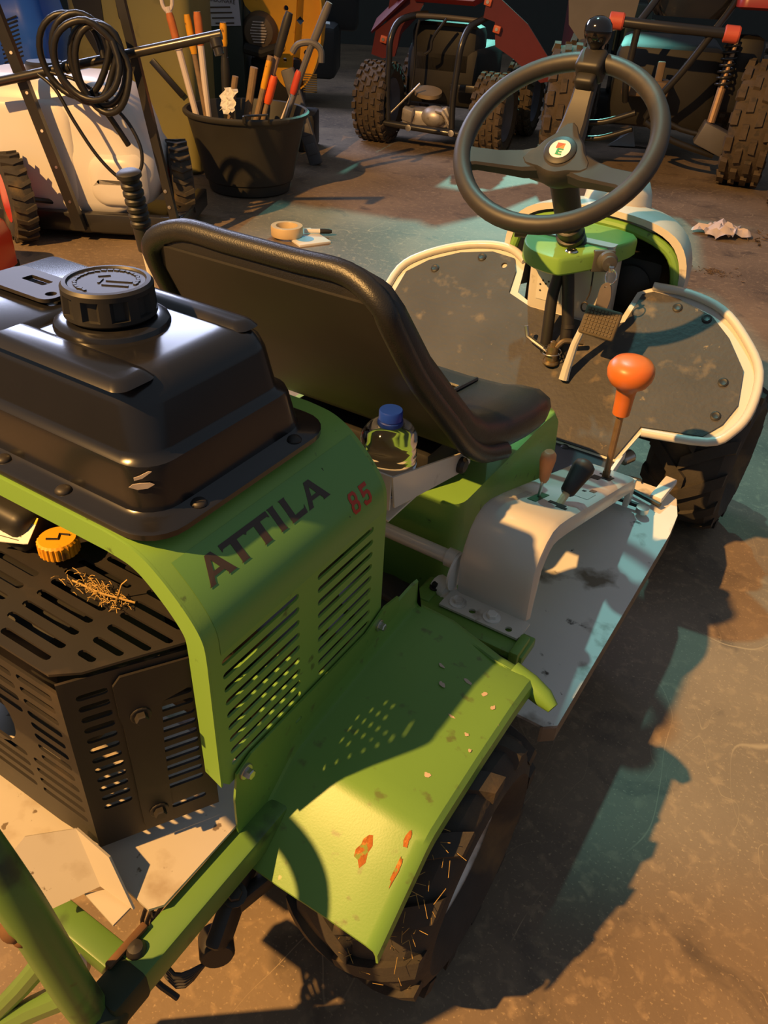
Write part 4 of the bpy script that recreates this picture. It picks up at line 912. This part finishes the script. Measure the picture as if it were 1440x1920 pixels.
g = G(); g.box((-.06, .02, .085), (.88, .05, .085), None, .005); g.box((.36, .28, .085), (.05, .56, .085), None, .005); g.box((-.06, .30, .04), (.80, .50, .04), None, .005); g.done('cart_frame', FRAME, ct)
g = G(); g.tube([(-.40, -.075, .655), (.10, -.075, .77), (.645, -.075, .895)], .019, 12); hb = g.done('spray_boom', FRAME, ct)
g = G(); g.tube([(-.02, -.075, .742), (.0, -.075, .748)], .026, 12); g.done('boom_clip', FRAME, hb)
g = G(); g.tube([(.165, -.075, .785), (.20, -.075, .793)], .026, 12); g.done('boom_clip', FRAME, hb)
g = G(); g.lathe([(.026, 0), (.026, .03), (.02, .035), (.02, .06)], (.62, -.085, .88), (.3, -.2, -1), 12); g.done('boom_nozzle', FRAME, hb)
g = G(); pts = []
for k in range(5):
    q = ((.03, .79, .13, .15), (.08, .785, .12, .16), (.15, .77, .11, .15), (.17, .755, .105, .16), (.12, .785, .13, .14))[k]
    for j in range(10):
        a = 2*PI*j/10+.3*k; pts.append((q[0]+q[2]*math.cos(a), -.11-.022*k+.012*math.sin(2*a), q[1]+q[3]*math.sin(a)))
g.tube(pts, .0135, 8, 3); g.tube([(.10, -.12, .66), (.13, -.11, .60), (.16, -.09, .54), (.20, -.06, .45)], .0125, 8, 4); g.done('hose_coil', HOSE, ct, 60)
g = G(); g.tube([(-.13, -.10, .715), (-.06, -.12, .665), (.0, -.13, .55), (.08, -.14, .42), (.16, -.14, .335), (.215, -.14, .325), (.265, -.13, .375), (.27, -.12, .46), (.22, -.11, .56), (.13, -.10, .64), (.03, -.10, .70), (-.08, -.10, .725)], .0075, 8, 5); g.done('thin_hose', HOSE, ct, 60)
def cart_wheel(loc, rz):
    g = G(); tyre(g, .185, .11, .10, 40)
    for k in range(22):
        a = 2*PI*k/22; curved_block(g, .185, a, -.048, a+.10, .0, .022, .010, seg=2); curved_block(g, .185, a+.10, .0, a, .048, .022, .010, seg=2)
    t_ = g.done('cart_wheel', TYRE, ct, 35); t_.location = loc; t_.rotation_euler = (0, 0, rz)
    g = G(); g.lathe([(.105, -.045), (.095, -.02), (.03, -.01), (.03, .03), (.095, .02), (.105, .045)], (0, 0, 0), (1, 0, 0), 24); g.done('wheel_rim', REDO, t_, 35)
    return t_
cw = cart_wheel((-.36, -.05, .196), R(35))
cw2 = copy_tree(cw, ct); cw2.location = (.29, .40, .196); cw2.rotation_euler = (0, 0, R(20))
g = G(); g.tube([(-.36, -.05, .196), (-.05, .2, .10), (.29, .40, .196)], .012, 8); g.done('cart_axle', FRAME, ct)

# ---- red machine in front of the cart, blue machine behind it
rm = thing('red_machine', 'low red-orange garden machine cover at the left edge beside the cart', 'machine', (-2.60, 1.93, 0), YAW)
g = G(); g.loft([[Vector((x, y, z)) for x, y in rrect(-.30+i, .105-i*.8, -.16+i, .16-i, .06)] for z, i in ((.03, .0), (.16, 0), (.21, .015), (.245, .05), (.255, .09))]); rc = g.done('machine_cover', REDO, rm, 50)
for k in range(6): G().box((-.02+k*.018, -.05, .245-k*.006), (.008, .18, .012), (0, .3, .2), .003).done('cover_rib', REDO, rc, 40)
g = G(); g.box((-.08, 0, .02), (.36, .30, .04), None, .01); g.done('machine_base', DARK, rm)
bm_ = thing('blue_machine', 'glossy blue machine with slotted cover and red base behind the sprayer', 'machine', (-3.93, 3.24, 0), YAW)
g = G(); g.loft([[Vector((x, y, z)) for x, y in rrect(-.40+i, .27-i, -.22+i, .30-i, .10, 6)] for z, i in ((.56, .02), (.60, 0), (.78, .0), (.84, .02), (.90, .03), (1.0, .045), (1.10, .08), (1.14, .14))]); bc = g.done('machine_cover', BLUE, bm_, 60)
for k in range(10): G().box((.10, -.2185, .62+k*.020), (.12, .006, .009), (0, -.35, 0), .002).done('cover_slot', DARK, bc, 0)
g = G(); g.loft([[Vector((x, y, z)) for x, y in rrect(-.42, .28, -.24, .32, .05)] for z in (0, .50, .55)]); g.done('machine_base', mat('dull_red_paint', (.35, .04, .03), .5), bm_, 35)

# ---- parked vehicles
def knob_tyre(name, parent, Rr, W, rows, n, kh, m, rimm, rim=.5):
    g = G(); tyre(g, Rr-kh, W, Rr*rim, 44)
    for j in range(rows):
        xx = -W*.40+W*.80*j/(rows-1)
        for k in range(n):
            a = 2*PI*(k+(.5 if j % 2 else 0))/n; curved_block(g, Rr-kh, a, xx-W*.30/rows, a+random.uniform(-.03, .03), xx+W*.30/rows, 2*PI*Rr/n*.62, kh, seg=1)
    for s_ in (1, -1):
        for k in range(n):
            a = 2*PI*k/n; f = lambda r_, x_, da: Vector((s_*x_, r_*math.cos(a+da), r_*math.sin(a+da)))
            dd = PI/n*.55
            g.loft([[f(Rr-.012, W*.42, -dd), f(Rr-.012, W*.42, dd), f(Rr*.86, W*.49, dd), f(Rr*.86, W*.49, -dd)], [f(Rr-.014, W*.48, -dd*.8), f(Rr-.014, W*.48, dd*.8), f(Rr*.86, W*.525, dd*.8), f(Rr*.86, W*.525, -dd*.8)]])
    t_ = g.done(name, m, parent, 35)
    g = G(); r0 = Rr*rim; g.lathe([(r0+.004, -W*.40), (r0+.010, -W*.36), (r0-.02, -W*.28), (r0-.03, W*.15), (r0-.02, W*.30), (r0+.010, W*.38), (r0+.004, W*.42), (r0-.02, W*.30), (r0*.75, W*.22), (r0*.35, W*.26), (r0*.3, W*.32), (0, W*.32)], (0, 0, 0), (1, 0, 0), 28); g.done('wheel_rim', rimm, t_, 35)
    return t_
RIMG = mat('grey_rim', (.16, .17, .21), .4, .4, var=.1)
qa = thing('quad_bike', 'maroon quad bike with black tube frame and muddy rear tyres, stripped of its cargo rack', 'quad bike', (-2.50, 5.60, 0), YAW-R(20))
qa['label'] = 'maroon quad bike with bare black tube frame behind the steering wheel'
w_ = knob_tyre('rear_wheel', qa, .265, .235, 5, 22, .014, TYREM, RIMG, .60); w_.location = (.435, 0, .265)
w2_ = copy_tree(w_, qa); w2_.location = (-.435, 0, .265)
for x in (-.42, .42): w3_ = copy_tree(w_, qa); w3_.location = (x, .92, .265)
def tb(pts, r, name, m=FRAME, parent=None, n=10, sm=4):
    g = G(); g.tube(pts, r, n, sm); return g.done(name, m, parent, 60)
tb([(-.30, -.16, .17), (-.315, -.16, .35), (-.315, -.15, .55), (-.315, -.14, .68), (-.285, -.08, .78), (-.20, .0, .82), (-.12, .05, .83)], .022, 'frame_tube', parent=qa)
tb([(.185, -.16, .17), (.175, -.16, .35), (.185, -.15, .55), (.195, -.14, .68), (.22, -.08, .78), (.27, .0, .82), (.30, .05, .84)], .022, 'frame_tube', parent=qa)
tb([(-.20, .0, .82), (.0, .0, .825), (.27, .0, .82)], .016, 'frame_tube', mat('grey_tube', (.10, .085, .07), .5), qa)
tb([(-.42, -.18, .165), (-.10, -.19, .155), (.24, -.17, .145), (.36, -.10, .15)], .022, 'bumper_tube', parent=qa)
for x in (-.12, .20): g = G(); g.lathe([(.022, 0), (.022, .008), (.012, .010)], (x, -.212, .152), (0, -1, 0), 12); g.done('tube_bolt', STEEL, qa, 30)
tb([(-.14, -.06, .80), (-.16, -.06, .70), (-.16, -.05, .55), (-.17, -.05, .40), (-.19, -.06, .28)], .009, 'brake_cable', parent=qa)
tb([(.05, -.05, .82), (-.04, -.05, .70), (-.05, -.05, .63), (-.09, -.05, .60)], .010, 'brake_cable', parent=qa)
tb([(-.29, -.14, .22), (-.10, -.08, .42)], .008, 'tie_rod', STEEL, qa, 8, 0)
g = G(); g.box((-.06, .02, .20), (.34, .20, .10), (0, 0, .1), .02); g.ball((.02, -.06, .22), (.10, .08, .07)); g.box((-.17, -.10, .22), (.08, .05, .09), (.3, .2, 0), .01); g.box((.13, -.10, .23), (.05, .05, .14), (.2, -.4, 0), .012); g.tube([(.05, -.12, .27), (.10, -.14, .27), (.16, -.13, .19)], .018, 8); g.done('rear_axle_casting', ALU, qa, 35)
g = G(); g.lathe([(.10, 0), (.10, .025), (.06, .03)], (-.08, .05, .34), (.1, -.2, 1), 24); g.done('brake_disc', mat('tan_metal', (.42, .32, .20), .5, .5), qa)
g = G(); g.box((.25, .0, .41), (.30, .06, .05), None, .01); g.done('swing_arm', FRAME, qa)
g = G(); g.box((-.03, .50, .45), (.55, .70, .40), None, .06); g.box((-.03, .30, .60), (.50, .30, .35), None, .06); g.done('engine_and_frame', DARK, qa)
g = G(); g.loft([[Vector((x, y, z)) for x, y, z in r_] for r_ in (((-.20, -.05, .93), (.22, -.05, .93), (.22, .0, .90), (-.20, .0, .90)), ((-.28, .10, .99), (.30, .10, .99), (.30, .12, .95), (-.28, .12, .95)), ((-.30, .6, 1.05), (.32, .6, 1.05), (.32, .62, .98), (-.30, .62, .98)))]); g.done('seat_cover', REDB, qa, 40)
def fend(pts, name, m):
    # pts: list of (x, y, z) rows pairs -> thick sheet
    g = G(); g.loft([[Vector(a), Vector(b), Vector(b)+Vector((0, .02, -.015)), Vector(a)+Vector((0, .02, -.015))] for a, b in pts]); return g.done(name, m, qa, 40)
fl_ = fend([((-.25, -.05, .92), (-.52, .0, .70)), ((-.26, .05, .98), (-.50, .05, .78)), ((-.28, .20, 1.0), (-.48, .20, .84)), ((-.28, .55, 1.0), (-.46, .6, .86))], 'rear_fender', MAROON)
g = G(); g.plate([(-.52, .56), (-.49, .72), (-.415, .76), (-.395, .90), (-.38, .98), (-.12, .98), (-.15, .88), (-.20, .80), (-.30, .70), (-.34, .56), (-.43, .54)], [], .015, lambda u, v, w_: Vector((u, .02+w_, v))); g.done('fender_panel', MAROON, qa, 0)
g = G(); g.plate([(.30, .84), (.315, .96), (.36, .98), (.60, .82), (.80, .60), (.84, .50), (.74, .48), (.52, .62), (.40, .68), (.38, .82)], [], .015, lambda u, v, w_: Vector((u*.96, .0+w_+(u-.3)*.25, v))); g.done('fender_panel', MAROON, qa, 0)
for x, z in ((-.335, .93), (-.42, .66), (.31, .93), (.39, .78)):
    g = G(); g.box((x, .005, z), (.05, .03, .045), (0, .2, 0), .006); tt = g.done('fender_tab', mat('orange_tab', (.60, .12, .05), .5), qa, 30)
    g = G(); g.lathe([(.011, 0), (.011, .004), (0, .004)], (x, -.011, z), (0, -1, 0), 8); g.done('tab_screw', STEEL, tt, 0)

bg_ = thing('buggy', 'dark off-road buggy with a front bar ended in orange-red caps', 'buggy', (-1.0, 5.95, 0), YAW-R(14))
w_ = knob_tyre('front_wheel', bg_, .37, .27, 4, 15, .022, TYREM, RIMG, .45); w_.location = (.60, 0, .37); w_.rotation_euler = (0, 0, R(-8))
w2_ = copy_tree(w_, bg_); w2_.location = (-.63, .10, .37); w2_.rotation_euler = (0, 0, R(6))
for x in (-.6, .6): w3_ = copy_tree(w_, bg_); w3_.location = (x, 1.35, .37); w3_.rotation_euler = (0, 0, 0)
tb([(-.35, -.25, .895), (-.05, -.27, .885), (.28, -.25, .875)], .030, 'bull_bar', parent=bg_)
for x, z in ((-.375, .897), (.305, .873)):
    g = G(); g.lathe([(.040, -.045), (.047, -.04), (.047, .035), (.040, .045)], (x, -.25, z), (1, 0, -.03), 24, mod=lambda a, h: 1-.03*((a*10/(2*PI)) % 1 > .5)); g.done('bar_end_cap', mat('coral_plastic', (.62, .10, .055), .5), bg_, 30)
tb([(-.24, -.25, .90), (-.25, -.20, .60), (-.23, -.10, .45)], .022, 'frame_tube', parent=bg_)
tb([(.20, -.25, .88), (.08, -.20, .66), (-.02, -.14, .50), (-.08, -.08, .36)], .022, 'frame_tube', parent=bg_)
tb([(-.24, -.25, .90), (-.15, -.15, 1.05), (-.10, -.05, 1.2)], .022, 'frame_tube', parent=bg_)
tb([(.20, -.25, .88), (.28, -.1, 1.0), (.34, .05, 1.15)], .022, 'frame_tube', parent=bg_)
tb([(-.08, -.10, .34), (.12, -.08, .24), (.40, -.05, .17)], .02, 'suspension_arm', parent=bg_)
tb([(-.06, .0, .40), (.16, .0, .30), (.46, .0, .27)], .018, 'suspension_arm', parent=bg_)
tb([(-.15, -.05, .38), (-.35, -.02, .30), (-.52, .0, .28)], .02, 'suspension_arm', parent=bg_)
tb([(-.15, -.05, .28), (-.35, -.02, .20), (-.52, .0, .18)], .018, 'suspension_arm', parent=bg_)
g = G(); g.box((-.12, .05, .52), (.30, .20, .10), None, .02); g.box((-.05, .0, .58), (.05, .05, .20), None, .01); g.done('steering_box', mat('dusty_steel', (.16, .11, .07), .7, .3, var=.3), bg_, 35)
g = G(); g.tube([(.335, -.02, .36), (.350, .0, .56)], .026, 10); g.tube([(.35, .0, .56), (.37, .05, .84)], .014, 8); sh = g.done('shock_absorber', mat('tan_steel', (.40, .25, .14), .5, .5), bg_)
g = G(); g.tube([(.352+.045*math.cos(a), .02+.045*math.sin(a)+a*.0012, .56+a*.0055) for a in [k*.45 for k in range(98)]], .008, 6); g.done('shock_spring', FRAME, sh, 60)
g = G(); g.box((.37, -.02, .27), (.20, .16, .14), (0, .35, 0), .01); g.done('lower_guard', GREYP, bg_, 30)
g = G(); g.loft([[Vector((x, y, z)) for x, y in rrect(-.22-i, .30+i, -.06, .5, .08)] for z, i in ((.93, -.06), (1.0, 0), (1.15, .02), (1.3, 0))]); g.done('front_body', BLACKG, bg_, 40)
g = G(); g.plate([(-.72, 1.05), (-.68, .84), (-.60, .76), (-.28, .86), (-.26, 1.10), (-.5, 1.2)], [], .02, lambda u, v, w_: Vector((u, .02+w_, v))); g.done('side_panel', GREYP, bg_, 0)
g = G(); g.loft([[Vector((x, y, z+.02*math.cos((x-.7)*3))) for x, y in rrect(.30-i, 1.0+i, -.20-i, .5, .06)] for z, i in ((.985, -.03), (1.00, 0), (1.06, .0), (1.14, -.05))]); g.done('wheel_arch', REDB, bg_, 40)
g = G(); g.box((0, .75, .50), (.70, 1.1, .50), None, .06); g.box((.45, .25, .62), (.22, .30, .45), None, .05); g.done('chassis', DARK, bg_)
g = G(); g.box((-.85, .8, 1.0), (.12, .5, .5)); g.done('rear_panel', MAROON, bg_) if False else g.bm.free()

lt = thing('loose_tyre', 'worn fine-tread tyre standing at the right edge beside the knobby wheel', 'tyre', (-.02, 5.70, .345), YAW-R(25))
w_ = knob_tyre('tread', lt, .345, .26, 9, 44, .006, mat('brown_tyre', (.085, .06, .035), .85, var=.25, scale=30, bump=.3), RIMG, .5)
dk = thing('dark_trailer', 'dark machine with teal-edged sheets parked behind the red quad bike', 'trailer', (-4.55, 6.35, 0), YAW)
g = G(); g.box((0, 0, .42), (1.1, .6, .40), None, .05); g.box((0, .3, .95), (1.4, .3, .8), None, .04); g.done('body', mat('very_dark_paint', (.018, .022, .022), .5), dk)
for k in range(5): G().box((.15+k*.08, -.36, .60+.012*k), (.07, .10, .006), (.1, .1, .1)).done('sheet', mat('pale_sheet', (.35, .40, .38), .5), dk, 0)
pl_ = thing('parked_machine', 'tall dark red machine body standing between quad bike and buggy', 'machine', (-2.35, 7.6, 0), YAW)
g = G(); g.box((.15, 0, .75), (.32, .5, 1.1), None, .03); g.done('body', mat('deep_maroon', (.06, .012, .012), .5), pl_)
g = G(); g.box((.52, -.1, .55), (.22, .3, .7), None, .03); g.tube([(.36, -.2, .5), (.37, -.2, 1.2)], .012, 8); g.box((.55, -.27, .72), (.10, .06, .06), None, .01); g.done('engine', mat('teal_dark', (.02, .04, .04), .4, .3), pl_)
g = G(); g.box((.3, 0, .12), (.8, .5, .2), None, .03); g.done('base', DARK, pl_)

# ---- small things on the floor
g = G(); g.box((0, 0, .006), (.17, .24, .012), None, .002); nb = thing('notepad', 'white notepad with a pale blue round print lying behind the seat', 'notepad', (-1.90, 3.25, 0), R(62))
nbp = g.done('paper_block', PAPER, nb)
g = G(); g.lathe([(.045, 0), (.045, .0008), (0, .0008)], (-.02, -.04, .012), (0, 0, 1), 24); g.done('round_print', mat('blue_print', (.18, .42, .75), .5), nb)
g = G(); g.lathe([(.055, 0), (.078, 0), (.080, .004), (.080, .044), (.078, .048), (.055, .048), (.053, .044), (.053, .004), (.055, 0)], (0, 0, 0), (0, 0, 1), 40, (False, False)); o = g.done('tape_roll', mat('beige_tape', (.62, .46, .26), .4), None, 40); o.location = (-1.975, 3.20, .0135); tag(o, 'roll of beige packing tape resting on the notepad', 'tape')
g = G(); g.tube([(-.07, 0, 0), (.01, 0, 0)], .011, 10); mk = thing('marker_pen', 'white marker pen with a black cap lying on the notepad', 'pen', (-1.875, 3.325, .025), R(38)); g.done('barrel', PAPER, mk)
g = G(); g.tube([(.01, 0, 0), (.055, 0, 0), (.07, 0, 0)], [.0125, .0125, .008], 10); g.done('cap', BLACKP, mk)
random.seed(11)
g = G(); n = 12; grid = []
for i in range(n+1):
    row = []
    for j in range(n+1):
        u = i/n-.5; v = j/n-.5; z = .030*abs(math.sin(u*9+v*5))+.028*abs(math.sin(v*11-u*4))+random.uniform(0, .006); k = max(0, 1-(u*u+v*v)*2.2)
        row.append(Vector((u*.24+.02*math.sin(v*13), v*.20+.02*math.sin(u*12), .004+z*(.25+k))))
    grid.append(g.ring(row))
for a, b in zip(grid[:-1], grid[1:]): g.bridge(a, b, False)
o = g.done('crumpled_rag', mat('pale_rag', (.62, .52, .48), .8, var=.12), None, 40); o.location = (-.215, 4.80, 0); o.rotation_euler = (0, 0, YAW+.4); tag(o, 'crumpled pale paper rag lying on the floor by the dirt pile', 'rag')
g = G(); random.seed(4)
for k in range(240):
    a = random.uniform(0, 2*PI); r_ = abs(random.gauss(0, .10)); c_ = Vector((math.cos(a)*r_*1.3, math.sin(a)*r_*.8, max(.002, .05-r_*.3)*random.random())); l_ = random.uniform(.01, .05); b_ = random.uniform(0, 2*PI)
    g.tube([c_, c_+Vector((math.cos(b_)*l_, math.sin(b_)*l_, random.uniform(-.002, .015)))], random.uniform(.001, .004), 4)
o = g.done('dirt_pile', mat('dirt', (.13, .085, .05), .9, var=.4, scale=30), None, 0); o.location = (.15, 4.88, 0); tag(o, 'low pile of dark dirt and dry stalks beside the rag', 'dirt'); o['kind'] = 'stuff'
g = G(); random.seed(9)
for k in range(70):
    a = random.uniform(0, 2*PI); r_ = abs(random.gauss(0, .05)); c_ = Vector((math.cos(a)*r_*1.3, math.sin(a)*r_, .002)); l_ = random.uniform(.006, .02); b_ = random.uniform(0, 2*PI)
    g.tube([c_, c_+Vector((math.cos(b_)*l_, math.sin(b_)*l_, .004))], .0018, 4)
o = g.done('dirt_crumbs', MATS['dirt'], None, 0); o.location = (-.10, 4.13, 0); tag(o, 'small scatter of dark dirt crumbs on the floor beyond the nose', 'dirt'); o['kind'] = 'stuff'
g = G(); g.loft([[Vector((x, y, z)) for x, y, z in r_] for r_ in (((-.12, -.05, .01), (.10, -.05, .01), (.12, .05, .01), (-.06, .06, .01)), ((-.05, -.03, .05), (.07, -.02, .12), (.08, .03, .11), (-.02, .03, .05)), ((.02, -.01, .13), (.05, -.01, .19), (.06, .01, .18), (.03, .02, .13)))]); o = g.done('plastic_scrap', mat('clear_scrap', (.45, .50, .55), .3), None, 0); o.location = (-1.45, 6.75, 0); o.rotation_euler = (0, 0, YAW); tag(o, 'torn clear plastic scrap on the floor under the buggy', 'scrap')
